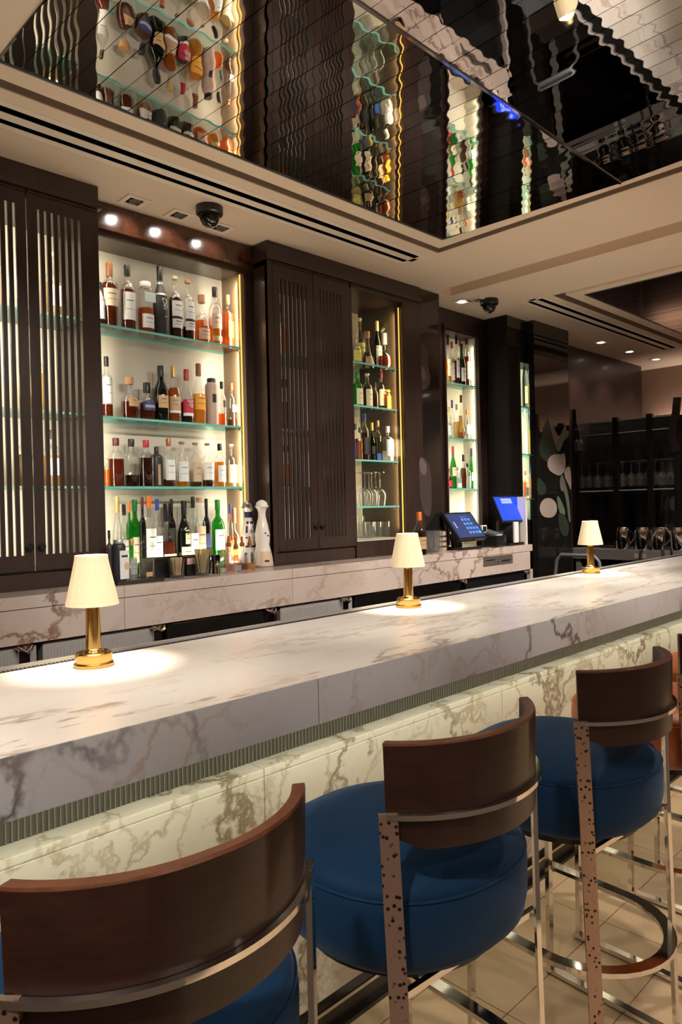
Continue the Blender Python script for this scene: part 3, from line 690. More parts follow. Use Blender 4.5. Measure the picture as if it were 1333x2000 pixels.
light('niche_light', 'AREA', (fb-.014, 2.995, 1.95), 1.6, (1, .88, .58), rot=(0, math.radians(90), math.radians(-72)), shape='RECTANGLE', size=1.3, size_y=.02)
light('niche_light', 'AREA', (fa+.012, 2.995, 1.95), 1.6, (1, .88, .58), rot=(0, math.radians(-90), math.radians(72)), shape='RECTANGLE', size=1.3, size_y=.02)

# black pier with slatted door, mirrored bottles built as a shelf, mirrored tulips painted on glass
pr = thing('display_pier', 'black pier with slatted front and added bottle shelf in place of a reflection', 'cabinet', (0, 0, 0))
PX0, PXA, PXB, PX1 = 4.470, 4.655, 5.02, 5.262
MB().box((PX0, 2.782, .0), (PX0+.012, 3.2, CEIL-.001)).build('side_pane', black_wood, pr)
MB().box((PX0+.012, 2.812, .0), (PXA-.006, 3.2, CEIL-.001)).build('body', black_wood, pr)
slat_door('door', PX0+.012, PXA-.006, CT, 2.73, [4.505+.021*k for k in range(6)], 1.25, 2.60, pr, sw=.007, y=2.788, mat=black_wood)
MB().box((PX0+.012, 2.786, 2.73), (PXB, 2.812, CEIL-.001)).build('crown', dark_glass, pr)
m = MB(); m.box((PXA-.006, 2.80, 0), (PXA, 3.2, CEIL-.001)); m.box((PXB, 2.80, 0), (PXB+.02, 3.2, CEIL-.001)); m.box((PXA, 2.80, 2.50), (PXB, 3.2, CEIL-.001)); m.box((PXA, 2.80, 0), (PXB, 3.2, CT+.16)); m.build('bay_frame', black_wood, pr)
MB().box((PXA, 2.95, CT+.16), (PXB, 2.98, 2.50)).build('back_panel', niche_back, pr)
for z in (2.18, 1.83, 1.50): glass_shelf(pr, PXA+.001, PXB-.001, 2.81, 2.948, z)
light('niche_light', 'AREA', (4.85, 2.815, 1.95), 3.75, (.9, 1, .72), rot=(math.radians(90), 0, 0), shape='RECTANGLE', size=.3, size_y=1.1)  # lamp added for the shelf that stands in for mirrored bottles
tp = thing('tulip_reflection', 'tall dark glass pane with painted reflection of white tulips before the glass rack', 'painted reflection', (0, 0, 0))
AY = 2.730
MB().box((4.752, AY+.004, .9), (PX1, AY+.05, CEIL-.001)).build('pane', dark_glass, tp)
MB().box((PX1-.0, AY+.004, .9), (PX1+.02, 3.0, CEIL-.001)).build('side', dark_wood, tp)
painted_reflection(tp, AY+.002, [
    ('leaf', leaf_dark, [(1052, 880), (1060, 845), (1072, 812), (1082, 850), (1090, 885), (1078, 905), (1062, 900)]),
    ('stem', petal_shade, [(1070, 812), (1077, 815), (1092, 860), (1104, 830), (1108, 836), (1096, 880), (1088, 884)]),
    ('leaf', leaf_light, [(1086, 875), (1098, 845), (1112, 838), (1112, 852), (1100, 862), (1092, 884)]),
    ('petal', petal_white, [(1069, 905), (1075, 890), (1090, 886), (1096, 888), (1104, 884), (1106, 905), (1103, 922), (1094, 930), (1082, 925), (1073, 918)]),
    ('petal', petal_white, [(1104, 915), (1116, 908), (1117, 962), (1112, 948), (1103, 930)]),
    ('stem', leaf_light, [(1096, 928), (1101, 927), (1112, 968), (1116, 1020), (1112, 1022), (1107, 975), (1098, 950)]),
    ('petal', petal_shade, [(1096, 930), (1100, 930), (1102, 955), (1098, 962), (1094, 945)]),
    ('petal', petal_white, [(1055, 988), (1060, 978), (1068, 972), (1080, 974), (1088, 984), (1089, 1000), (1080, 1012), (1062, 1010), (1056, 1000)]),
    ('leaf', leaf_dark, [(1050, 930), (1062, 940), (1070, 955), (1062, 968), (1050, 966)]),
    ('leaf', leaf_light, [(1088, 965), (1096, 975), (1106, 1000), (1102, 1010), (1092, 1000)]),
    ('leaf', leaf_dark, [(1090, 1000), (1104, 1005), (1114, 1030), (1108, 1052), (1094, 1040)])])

# ================================================================== STOOLS
def make_stool(label, x, rz, seat_mat, y=.985):
    t = thing('bar_stool', label, 'stool', (x, y, 0), rz, 'bar stools along the counter')
    # seat: round drum cushion with a seam
    prof = [(.640, .12), (.638, .20), (.645, .225), (.665, .244), (.70, .250), (.760, .251), (.780, .247), (.783, .2455), (.787, .247), (.802, .236), (.816, .21), (.827, .165), (.834, .10), (.837, .03)]
    def sh(a, k): return (abs(math.cos(a))**2.25+abs(math.sin(a))**2.25)**(-1/2.25)*(1+(.006*math.sin(a*9+1)+.004*math.sin(a*17) if 8 < k < 13 else .002*math.sin(a*7)))
    s = MB().lathe(prof, 72, shape=sh).build('seat', seat_mat, t, True, angle=70)
    sh0 = lambda a: .2475*(abs(math.cos(a))**2.25+abs(math.sin(a))**2.25)**(-1/2.25)
    MB().tube([(sh0(i*math.pi/36)*math.cos(i*math.pi/36), sh0(i*math.pi/36)*math.sin(i*math.pi/36), .783) for i in range(72)], .0028, 6, True).build('piping', seat_mat, s, True)
    MB().lathe([(.618, .20), (.640, .20)], 40).build('seat_base', black_plastic, t)
    # backrest: bent plywood arc
    hw, sag, y0 = .208, .104, -.180
    R = (hw*hw+sag*sag)/(2*sag); cy = y0-sag+R; amax = math.asin(hw/R)
    def arc(rad, n=28, k=1.0): return [(rad*math.sin(-amax*k+2*amax*k*i/n), cy-rad*math.cos(-amax*k+2*amax*k*i/n)) for i in range(n+1)]
    n = 28; m = MB(); th = .020
    vs = []; fs = []
    outr, inr = arc(R, n), arc(R-th, n)
    for i in range(n+1):
        q = abs(i/n*2-1); zt = 1.070-.004*q; zb = .886+.026*max(0, (q-.75)/.25)
        ox, oy = outr[i]; ix, iy = inr[i]; f = .012
        lean = .020   # top flares outward a little
        def P(px, py, z):
            k = 1+lean*(z-.95)/.15; return (px*k, (py-y0)*k+y0, z)
        vs += [P(ox, oy, zb), P(ox, oy, zt-.004), P(ox*.985+ix*.015, oy*.85+iy*.15, zt), P(ix*.985+ox*.015, iy*.85+oy*.15, zt), P(ix, iy, zt-.004), P(ix, iy, zb)]
    for i in range(n):
        for k in range(6):
            a, b = i*6+k, i*6+(k+1) % 6; fs.append((a, a+6, b+6, b))
    fs += [tuple(range(6)), tuple(reversed(range(n*6, n*6+6)))]
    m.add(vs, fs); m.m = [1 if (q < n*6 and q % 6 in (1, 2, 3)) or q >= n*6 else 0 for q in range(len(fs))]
    m.build('backrest', [stool_wood, rim_lit_wood], t, True, angle=35)
    band = arc(R+.006, 36, 1.02); bz = .944
    MB().sweep([(px, py, bz) for px, py in band], [(-.005, -.0045), (.005, -.0045), (.005, .0045), (-.005, .0045)]).build('back_band', chrome, t, True)
    ex, ey = band[-1]
    for sx in (-1, 1):
        # rear leg: wide flat bar rising to the band
        wv = Vector((.72, .69*sx, 0))*.0165; nv = Vector((-.69*sx, .72, 0))*.0045; leg = MB(); vs = []
        for c in ((sx*(ex-.006), ey-.008, bz+.005), (sx*.202, -.196, .62), (sx*.198, -.212, .006)):
            c = Vector(c); vs += [c-wv-nv, c+wv-nv, c+wv+nv, c-wv+nv]
        leg.add(vs, [(0, 1, 2, 3), (8, 9, 10, 11)]+[(i*4+k, i*4+(k+1) % 4, i*4+4+(k+1) % 4, i*4+4+k) for i in range(2) for k in range(4)])
        leg.build('rear_leg', etched_metal if sx < 0 else chrome, t)
        MB().bar((sx*.192, .178, .006), (sx*.188, .172, .64), .020, .014, up=(0, 1, 0)).build('front_leg', chrome, t)
        MB().bbox((sx*.195-.014, -.224, .004), (sx*.195+.014, .190, .018), .002).build('sled_foot', chrome, t)
        for fy in (-.19, .15): MB().lathe([(0, .009), (.004, .010)], 12, (sx*.195, fy, 0)).build('glide', black_plastic, t)
    # foot ring: open D of flat bar
    rz_, rw = .335, .202; pts = [(rw, .185, rz_), (rw, -.07, rz_)]+[(rw*math.cos(a), -.07-rw*math.sin(a), rz_) for a in [math.pi*k/20 for k in range(1, 20)]]+[(-rw, -.07, rz_), (-rw, .185, rz_)]
    MB().sweep(pts, [(-.016, -.006), (.016, -.006), (.016, .006), (-.016, .006)]).build('foot_ring', chrome, t, True)
    MB().bar((-.192, .176, .63), (.192, .176, .63), .02, .012).build('seat_rail', chrome, t)
    MB().bar((-.199, -.190, .63), (.199, -.190, .63), .012, .012).build('seat_rail', chrome, t)
    return t
make_stool('blue velvet bar stool with brown wood back, nearest and cut by the frame', .500, math.radians(-4), velvet)
make_stool('blue velvet bar stool with brown wood back, middle of the three blue ones', 1.124, math.radians(-4), velvet)
make_stool('blue velvet bar stool with brown wood back beside the orange stool', 1.812, math.radians(-4), velvet)
make_stool('orange leather bar stool at the right edge behind the blue ones', 2.43, math.radians(-2), leather)
make_stool('orange leather bar stool farthest along the counter', 3.09, math.radians(-2), leather)

# ================================================================== BOTTLES
PROF = {
 'std':   [(0, .93), (.012, 1), (.60, 1), (.655, .95), (.70, .74), (.735, .47), (.765, .36), (.90, .33), (.905, .38), (.95, .38)],
 'slope': [(0, .93), (.012, 1), (.47, 1), (.55, .94), (.64, .70), (.71, .47), (.77, .36), (.95, .31)],
 'squat': [(0, .80), (.03, .95), (.10, 1), (.40, 1), (.50, .95), (.57, .76), (.615, .47), (.65, .34), (.78, .31), (.80, .37), (.84, .37)],
 'square': [(0, .97), (.012, 1), (.62, 1), (.67, .96), (.71, .70), (.735, .42), (.76, .34), (.90, .32), (.905, .37), (.95, .37)],
 'flask': [(0, .90), (.02, 1), (.70, 1), (.78, .9), (.82, .5), (.84, .36), (.93, .36), (.95, .36)],
 'broad': [(0, .68), (.02, .74), (.35, .90), (.55, 1), (.64, 1), (.70, .88), (.745, .52), (.77, .36), (.90, .33), (.95, .35)],
 'bell':  [(0, .95), (.03, 1), (.14, .98), (.30, .78), (.45, .52), (.58, .36), (.66, .33), (.84, .31), (.86, .38), (.92, .38)],
 'round': [(0, .55), (.03, .72), (.12, .93), (.24, 1), (.36, .95), (.46, .75), (.52, .45), (.56, .30), (.70, .26), (.71, .33), (.75, .33)],
 'jar':   [(0, .95), (.02, 1), (.80, 1), (.86, .97), (.90, .8), (.92, .6), (.95, .6)],
}
CAPZ = {'std': (.845, .42), 'slope': (.80, .40), 'squat': (.74, .46), 'square': (.83, .42), 'flask': (.83, .42), 'broad': (.80, .40), 'bell': (.83, .42), 'round': (.70, .36), 'jar': (.90, .7)}
def rad_at(prof, z):
    for (a, r), (b, q) in zip(prof, prof[1:]):
        if a <= z <= b: return r+(q-r)*(z-a)/max(1e-6, b-a)
    return prof[-1][1]
def sup(n): return lambda a, k: (abs(math.cos(a))**n+abs(math.sin(a))**n)**(-1/n)
def arc_label(prof, R, H, z0, z1, half, face, n=2.0, off=1.012, seg=10):
    m = MB(); vs = []; fs = []; zz = [z0+(z1-z0)*i/3 for i in range(4)]; sh = sup(n)
    for z in zz:
        for i in range(seg+1):
            a = face-half+2*half*i/seg; r = rad_at(prof, z)*R*off*(sh(a, 0) if n > 2 else 1)
            vs.append((r*math.cos(a), r*math.sin(a), z*H))
    for j in range(3):
        for i in range(seg): a = j*(seg+1)+i; fs.append((a, a+1, a+seg+2, a+seg+1))
    nv = len(vs); vs += [(x*.996, y*.996, z) for x, y, z in vs]; fs += [tuple(i+nv for i in reversed(f)) for f in fs]
    return m.add(vs, fs)
NB = 0
def bottle(x, y, z, H, R, kind, gl, liq, lev, lab, cap, label, group, rows=True, extra=None):
    """glass body > liquor, label(s), stopper"""
    global NB; NB += 1
    prof = PROF[kind]; n = 5.0 if kind in ('square', 'flask') else 2.0
    t = thing('bottle', label, 'bottle', (x, y, z), 0, group)
    P = [(a*H, r*R) for a, r in prof]
    shp = (lambda a, k: sup(n if PROF[kind][k][1] > .6 else 2.0)(a, k)) if n > 2 else None
    bmat = {'clear': glass, 'green': green_glass, 'darkgreen': dark_green_glass, 'blue': blue_glass, 'black': matte_black, 'pinkish': CER_PINK, 'brownglass': LIQM['dark']}[gl]
    MB().lathe(P, 20, shape=shp).build('body', bmat, t, True, angle=50)
    if liq and lev > 0:
        LP = [(max(.004, a*H), r*R*.93) for a, r in prof if a < lev]; LP.append((lev*H, rad_at(prof, lev)*R*.93))
        MB().lathe(LP, 20, shape=(lambda a, k: sup(n)(a, k)) if n > 2 else None).build('liquor', LIQM[liq], t, True, angle=50)
    face = -math.pi/2+random.uniform(-.18, .10)
    for q in (lab or []):
        c, z0, z1 = q[:3]; half = q[3] if len(q) > 3 else 1.05
        lb = arc_label(prof, R, H, z0, z1, half, face, n).build('label', LABM[c], t, True, angle=60)
        if rows and c not in ('black', 'navy') and (z1-z0)*H > .03:
            zz = z0+(z1-z0)*.68
            arc_label(prof, R, H, zz, zz+.012, half*.5, face, n, 1.016, 6).build('print', ink, lb)
            zz = z0+(z1-z0)*.38
            arc_label(prof, R, H, zz, zz+.006, half*.6, face, n, 1.016, 6).build('print', ink, lb)
    if cap:
        z0, cr = CAPZ[kind]; c = R*cr
        if cap in ('cork', 'cream') and kind in ('squat', 'round', 'square', 'std'):
            zt = prof[-1][0]
            MB().lathe([((zt-.005)*H, c*.72), (zt*H, c*.72), ((zt+.004)*H, c*1.08), (.995*H, c*1.12), (H, c*1.0)], 16).build('stopper', CAPM[cap], t, True)
        else:
            MB().lathe([(z0*H, c*.98), ((z0+.01)*H, c), (.985*H, c*1.0), (H, c*.92)], 16).build('stopper', CAPM[cap], t, True)
    if extra: extra(t, R, H)
    return t
CER_PINK = plain('ceramic_pink', (.50, .36, .30), .45, noise=.05)
def row(specs, Y, z, place, group, start=0, jitter=.012):
    """specs: (px, top py, width px, kind, glass, liquor, level, labels, cap, description)"""
    for i, s in enumerate(specs):
        px, top, w, kind, gl, liq, lev, lab, cap, desc = s[:10]
        yy = Y+(s[10] if len(s) > 10 and isinstance(s[10], float) else random.uniform(-jitter, jitter))
        ex = s[11] if len(s) > 11 else None
        x = x_on(px, yy, z+.12); zt = at_y(px, top, yy).z; H = zt-z
        wd = Vector((x, yy, z+.1-CAM_Z)).dot(CF); R = w/2/FPX*wd
        if kind in ('square', 'flask'): R *= .84
        bottle(x, yy, z+.0005, H, R, kind, gl, liq, lev, lab, cap, '%s, %s from left %s' % (desc, ORD[i+start], place), group, extra=ex)

# special dressing for a few bottles
def emblem(t, R, H):
    """crown-and-M mark and small line in white on the black twisted bottle"""
    y = -R*1.06
    def st(a, b, w=.0022): MB().bar((a[0], y, a[1]), (b[0], y, b[1]), .0012, w, up=(0, 0, 1)).build('emblem', LABM['white'], t)
    st((-.012, .178), (.012, .176)); st((-.012, .178), (.002, .143)); st((.012, .176), (.002, .143)); st((.012, .176), (.014, .136)); st((-.009, .145), (.013, .136)); st((-.008, .133), (.009, .128)); st((-.005, .183), (-.001, .177)); st((0, .096), (.014, .0945), .0015)
    MB().lathe([(.196, R*.99), (.215, R*.62), (.232, R*.44), (.262, R*.40)], 20).build('shoulder', CAPM['silver'], t, True)
def gl_text(lines, z):
    def f(t, R, H):
        for i, s in enumerate(lines): text('lettering', s, .0125, (.001+.002*i, -R*1.03, (z-.034*i)*H), (math.radians(90), 0, 0), LABM['white'], t)
    return f
def diamond(t, R, H):
    y = -R*.80
    MB().prism([(-.011, y, .70*H), (0, y-.004, .655*H), (.011, y, .70*H), (0, y, .735*H)], (0, .001, 0)).build('seal', LABM['white'], t)
def crown_top(t, R, H):
    for k in range(5):
        a = k*1.257; MB().lathe([(0, .004), (.006, .006), (.012, .002)], 8, (.009*math.cos(a), .009*math.sin(a), H)).build('crown_point', CAPM['gold'], t, True)
def tag_blue(t, R, H):
    MB().bbox((-.027, -R*1.1, .60*H), (.030, -R*1.1+.002, .78*H), .0005).build('hang_tag', LABM['paleblue'], t)

G1, G2, G3 = 'bottles on the top shelf of the wide niche', 'bottles on the middle shelf of the wide niche', 'bottles on the lower shelf of the wide niche'
BYN = 3.005
row([
 (196, 552, 17, 'std', 'clear', 'dark', .5, [('white', .18, .78)], 'black', 'small dark bottle cut off by the cabinet'),
 (215, 516, 33, 'broad', 'clear', 'red', .70, [('cream', .34, .60)], 'brown', 'deep red bottle with cream label and crown stopper', 0.0, crown_top),
 (250, 519, 29, 'std', 'clear', 'red', .63, [('white', .17, .58)], 'black', 'red whisky bottle with tall white label', 0.0, diamond),
 (285, 552, 31, 'jar', 'clear', 'amber', .50, [('white', .12, .38)], 'white', 'squat amber bottle with pale blue hang tag', 0.0, tag_blue),
 (314, 521, 29, 'slope', 'black', None, 0, [], 'black', 'matte black twisted bottle with white emblem', 0.0, emblem),
 (343, 541, 27, 'std', 'clear', 'dark', .66, [('white', .36, .60), ('white', .18, .32), ('black', .32, .36)], 'cream', 'dark whisky bottle with cream cap', 0.0, diamond),
 (368, 548, 25, 'std', 'clear', 'dark', .24, [('white', .36, .64), ('white', .18, .32), ('black', .32, .36)], 'cork', 'half empty whisky bottle with white label', 0.0, diamond),
 (395, 577, 29, 'squat', 'clear', 'orange', .48, [('pink', .10, .32), ('pink', .36, .47, .4)], 'cork', 'round orange spirit bottle with pink label'),
 (421, 562, 25, 'std', 'clear', 'gold', .34, [('pink', .30, .55), ('brown' if False else 'beige', .10, .18)], 'black', 'clear golden bottle with faint pink label'),
 (446, 577, 26, 'square', 'clear', 'orange', .66, [('orange', .2, .5, .5)], 'gold', 'golden amber decanter bottle with gold cap')],
 BYN, 2.288, 'on top glass shelf', G1)
row([
 (209, 697, 22, 'std', 'clear', 'red', .22, [('white', .24, .66)], 'black', 'clear bottle with long white label'),
 (253, 738, 35, 'squat', 'clear', 'red', .42, [('tan', .30, .50, .6)], 'cork', 'squat round brown whisky bottle with cork top'),
 (287, 748, 31, 'squat', 'clear', 'red', .48, [('navy', .26, .50), ('grey', .33, .40, .8)], 'black', 'squat bottle with navy label and black cap'),
 (315, 715, 31, 'slope', 'darkgreen', 'dark', .5, [('tan', .24, .46, .7)], 'black', 'black green bottle with square tan label'),
 (340, 716, 26, 'slope', 'clear', 'amber', .62, [('tan', .22, .46), ('white', .17, .215)], 'gold', 'amber bottle with tan lettered label', 0.0, gl_text(('GLEN', 'MO', 'RAN', 'GIE'), .43)),
 (365, 722, 25, 'slope', 'clear', 'dark', .40, [('red', .20, .44), ('white', .14, .195)], 'red', 'bottle with crimson lettered label and red cap', 0.0, gl_text(('GLEN', 'MO', 'RAN', 'GIE'), .41)),
 (389, 711, 27, 'slope', 'clear', 'gold', .50, [('orange', .24, .50)], 'brown', 'golden bottle with orange label and brown cap'),
 (414, 740, 25, 'jar', 'pinkish', None, 0, [('black', .48, .66, .35)], 'black', 'dusty pink opaque bottle with black square label'),
 (434, 746, 17, 'std', 'clear', 'orange', .28, [('black', .42, .58, .4)], 'black', 'slim clear bottle with little orange liquor'),
 (453, 749, 20, 'std', 'clear', 'brown', .18, [('grey', .34, .50, .6)], 'copper', 'clear bottle with grey label and copper cap')],
 BYN, 1.889, 'on middle glass shelf', G2)
row([
 (209, 895, 12, 'std', 'clear', 'orange', .6, [], 'cork', 'sliver of an orange bottle by the cabinet'),
 (227, 856, 31, 'std', 'clear', 'red', .57, [], 'darkred', 'full red whisky bottle without label'),
 (257, 858, 29, 'std', 'clear', 'dark', .25, [], 'black', 'nearly empty clear bottle with dark whisky'),
 (286, 860, 29, 'std', 'clear', 'dark', .62, [], 'red', 'dark red bottle with red cap'),
 (306, 873, 25, 'flask', 'black', None, 0, [('brown' if False else 'tan', .05, .75, .25)], 'black', 'black leather wrapped flask bottle'),
 (330, 857, 24, 'std', 'clear', 'brown', .16, [('white', .14, .56)], 'copper', 'clear bottle with white label and copper top'),
 (356, 863, 25, 'std', 'clear', 'gold', .14, [('white', .12, .56)], 'cork', 'clear bottle with white label and flat cork'),
 (382, 865, 23, 'std', 'clear', 'olive', .12, [('beige', .12, .56)], 'cork', 'clear bottle with beige label and cork'),
 (406, 866, 23, 'std', 'clear', 'dark', .16, [('white', .16, .56)], 'cork', 'clear bottle with white label over dark whisky'),
 (430, 867, 22, 'std', 'clear', 'gold', .58, [('white', .12, .50)], 'black', 'golden bottle with white label and black cap'),
 (452, 868, 22, 'std', 'clear', 'pale', .52, [('cream', .10, .52)], 'cream', 'pale gold bottle with cream label')],
 BYN, 1.583, 'on lower glass shelf', G3)
GC = 'bottles standing on the back counter'
row([
 (231, 970, 22, 'slope', 'clear', 'clear', .3, [('white', .15, .45)], 'gold', 'clear bottle with gold cap'),
 (244, 985, 18, 'std', 'clear', 'brown', .3, [('grey', .2, .5)], 'black', 'clear bottle with dark cap'),
 (254, 979, 13, 'std', 'green', None, 0, [], 'orange', 'thin bottle with orange cap'),
 (265, 976, 25, 'std', 'green', None, 0, [('cream', .16, .5)], 'green', 'bright green whisky bottle with cream label'),
 (280, 971, 14, 'std', 'darkgreen', None, 0, [], 'darkred', 'thin dark bottle'),
 (293, 968, 26, 'std', 'clear', 'brown', .14, [('white', .22, .58)], 'orange', 'clear bottle with white label and orange cap'),
 (309, 975, 19, 'std', 'clear', 'blue', .2, [('paleblue', .2, .5)], 'blue', 'clear bottle with blue cap'),
 (328, 984, 33, 'squat', 'clear', 'red', .44, [('beige', .08, .26)], 'black', 'wide decanter of brown whisky'),
 (337, 975, 15, 'std', 'darkgreen', None, 0, [('black', .3, .6)], 'black', 'slim dark bottle'),
 (361, 978, 27, 'slope', 'darkgreen', None, 0, [('beige', .10, .34), ('cream', .38, .58, .45)], 'black', 'dark green bottle with two tan labels'),
 (379, 970, 20, 'std', 'clear', 'brown', .4, [('white', .2, .5)], 'black', 'brown whisky bottle with black cap'),
 (391, 972, 25, 'std', 'clear', 'brown', .3, [('beige', .2, .6)], 'cork', 'clear bottle with long beige label'),
 (405, 974, 16, 'std', 'darkgreen', None, 0, [('navy', .3, .5)], 'black', 'slim dark green bottle'),
 (427, 976, 25, 'std', 'green', None, 0, [('white', .26, .56)], 'green', 'green whisky bottle with white label'),
 (451, 984, 11, 'std', 'clear', 'clear', .4, [], 'blue', 'thin clear bottle with blue cap'),
 (457, 992, 26, 'squat', 'clear', 'orange', .5, [('orange', .2, .45)], 'brown', 'orange spirit bottle with brown cap')],
 3.0, CT, 'in counter row', GC, jitter=.035)
row([
 (214, 1036, 14, 'square', 'black', None, 0, [], 'black', 'narrow black bottle', 0.0),
 (228, 1050, 29, 'square', 'clear', 'blue', .0, [], None, 'hidden', 0.0)][:1], 2.90, CT, 'behind the bar tray', GC)
# bottles on the small tray
tr = thing('serving_tray', 'small dark tray with three bottles near the lamp', 'tray', (x_on(262, 2.70, CT), 2.70, CT+.0005))
MB().bbox((-.105, -.062, 0), (.105, .062, .008), .003).build('plate', dark_steel, tr)
rm = MB()
for a, b in (((-.105, -.062), (.105, -.056)), ((-.105, .056), (.105, .062)), ((-.105, -.056), (-.099, .056)), ((.099, -.056), (.105, .056))): rm.box((a[0], a[1], .008), (b[0], b[1], .014))
rm.build('rim', dark_steel, tr)
def art_label(t, R, H):
    MB().bbox((-.012, -R*1.12, .06*H), (R*.95, -R*1.12+.0015, .74*H), .0004).build('label', LABM['white'], t)
    MB().prism([(.008, -R*1.12-.0008, .30*H), (.022, -R*1.12-.0008, .27*H), (.028, -R*1.12-.0008, .40*H), (.018, -R*1.12-.0008, .47*H), (.006, -R*1.12-.0008, .42*H)], (0, .0006, 0)).build('print', LABM['beige'], t)
    MB().box((-.004, -R*1.12-.0008, .58*H), (R*.8, -R*1.12, .63*H)).build('print', ink, t)
row([
 (232, 1054, 27, 'jar', 'black', None, 0, [], 'silver', 'dark blue bottle with big white picture label', 0.01, art_label),
 (257, 1053, 21, 'std', 'clear', 'clear', .55, [('grey', .15, .5, .8)], 'gold', 'clear gin bottle with gold cap', 0.0),
 (286, 1041, 29, 'flask', 'clear', 'olive', .0, [('tan', .06, .16, .5)], None, 'clear domed bottle with small tan label', -.005)],
 2.70, CT+.0085, 'on the serving tray', 'bottles on the serving tray')
GB = 'bottles in the lit bay of the centre cabinet'
def fleur(t, R, H):
    for k in range(3): MB().lathe([(0, .006), (.010, .011), (.022, .009), (.030, .002)], 10, ((k-1)*.014, 0, H+(.012 if k == 1 else 0))).build('stopper_lobe', glass_thin, t, True)
row([
 (694, 660, 24, 'square', 'clear', 'pale', .5, [('yellow', .2, .55)], 'cork', 'clear textured bottle with yellow label'),
 (704, 622, 18, 'std', 'clear', 'clear', .4, [('yellow', .2, .5)], 'cream', 'tall clear bottle with yellow green label'),
 (718, 648, 26, 'bell', 'clear', 'dark', .42, [('beige', .1, .3)], 'cork', 'bell shaped bottle with dark liquor', -.05),
 (738, 628, 18, 'slope', 'darkgreen', None, 0, [('white', .1, .5)], 'cream', 'dark bottle with white label'),
 (751, 652, 37, 'round', 'clear', 'red', .38, [], 'silver', 'round decanter with ornate glass stopper', -.05, fleur)],
 2.98, 2.292, 'on the top bay shelf', GB, jitter=.03)
row([
 (699, 728, 20, 'std', 'green', None, 0, [('cream', .12, .55)], 'green', 'green bottle with cream label'),
 (718, 730, 20, 'std', 'clear', 'dark', .62, [('cream', .1, .56)], 'cream', 'amber bottle with cream label'),
 (733, 748, 14, 'std', 'clear', 'dark', .6, [], 'black', 'small dark bottle'),
 (745, 728, 21, 'std', 'clear', 'brown', .6, [('cream', .15, .56)], 'darkred', 'brown bottle with cream label'),
 (758, 762, 14, 'jar', 'clear', 'orange', .8, [('orange', .1, .7)], 'yellow', 'short bright orange bottle', -.05),
 (768, 722, 18, 'slope', 'blue', None, 0, [('white', .12, .5, .6)], 'silver', 'clear blue bottle with white label', -.06)],
 2.96, 2.046, 'on the second bay shelf', GB, jitter=.02)
row([
 (695, 828, 13, 'std', 'clear', 'red', .6, [('navy', .1, .5)], 'black', 'slim bottle with navy label'),
 (703, 835, 11, 'std', 'clear', 'amber', .6, [], 'black', 'slim amber bottle'),
 (713, 808, 17, 'std', 'clear', 'dark', .6, [('black', .15, .5)], 'blue', 'dark bottle with blue neck'),
 (728, 826, 12, 'slope', 'darkgreen', None, 0, [('black', .2, .4)], 'yellow', 'dark bottle with yellow neck'),
 (739, 822, 17, 'std', 'clear', 'olive', .6, [('blue', .05, .2)], 'copper', 'olive brown bottle'),
 (758, 833, 23, 'square', 'clear', 'clear', .3, [('white', .15, .62)], 'white', 'broad clear bottle with white arched label', -.06)],
 2.95, 1.737, 'on the third bay shelf', GB, jitter=.02)
GF = 'bottles in the far narrow niche'
row([
 (876, 655, 13, 'slope', 'clear', 'gold', .5, [('cream', .15, .5)], 'black', 'tall gold bottle'), (884, 668, 10, 'std', 'clear', 'pale', .6, [('white', .1, .5)], 'red', 'slim pale bottle with red cap'),
 (893, 657, 12, 'std', 'clear', 'red', .5, [('white', .15, .5)], 'black', 'red bottle with white label'), (903, 672, 14, 'slope', 'darkgreen', None, 0, [('white', .1, .42)], 'black', 'dark wine bottle with square white label', -.012),
 (900, 662, 10, 'std', 'clear', 'red', .6, [], 'red', 'slim red bottle behind'), (913, 658, 14, 'std', 'clear', 'red', .6, [('beige', .15, .5)], 'black', 'dark red bottle with beige label'), (925, 690, 12, 'std', 'clear', 'amber', .6, [('pink', .15, .5)], 'cork', 'amber bottle with pink label', -.010)],
 3.045, 2.315, 'on the far niche top shelf', GF, jitter=.012)
row([
 (877, 795, 11, 'std', 'clear', 'clear', .5, [('white', .1, .4)], 'gold', 'clear bottle with gold cap'), (884, 782, 11, 'slope', 'clear', 'clear', .4, [], 'blue', 'clear bottle with blue cap', -.008), (893, 790, 12, 'std', 'clear', 'pale', .5, [], 'silver', 'clear pale bottle'),
 (902, 772, 12, 'bell', 'clear', 'pale', .4, [], 'darkred', 'clear bell bottle with dark top'), (901, 812, 17, 'round', 'clear', 'amber', .3, [('tan', .1, .3, .6)], 'cork', 'round tan bottle in front', -.012), (913, 800, 11, 'std', 'clear', 'clear', .4, [('white', .2, .5)], 'orange', 'clear bottle with orange cap'), (925, 790, 13, 'std', 'clear', 'gold', .6, [], 'gold', 'golden bottle')],
 3.045, 1.932, 'on the far niche middle shelf', GF, jitter=.012)
row([
 (878, 915, 11, 'std', 'clear', 'red', .6, [('red', .1, .4)], 'red', 'red labelled bottle'), (886, 872, 13, 'slope', 'green', None, 0, [('cream', .3, .5)], 'red', 'green wine bottle with red top'), (895, 912, 14, 'square', 'clear', 'clear', .5, [('white', .05, .25)], 'silver', 'short clear bottle with square label', -.010),
 (906, 888, 13, 'slope', 'clear', 'brown', .6, [], 'black', 'brown bottle'), (914, 905, 13, 'std', 'clear', 'clear', .5, [('grey', .2, .5)], 'black', 'grey labelled clear bottle', -.010), (923, 876, 12, 'slope', 'green', None, 0, [('white', .2, .4)], 'black', 'green bottle with dark top'), (930, 895, 11, 'std', 'darkgreen', None, 0, [], 'black', 'dark green bottle')],
 3.045, 1.578, 'on the far niche low shelf', GF, jitter=.012)
GP = 'bottles standing in for a reflection on the black pier'
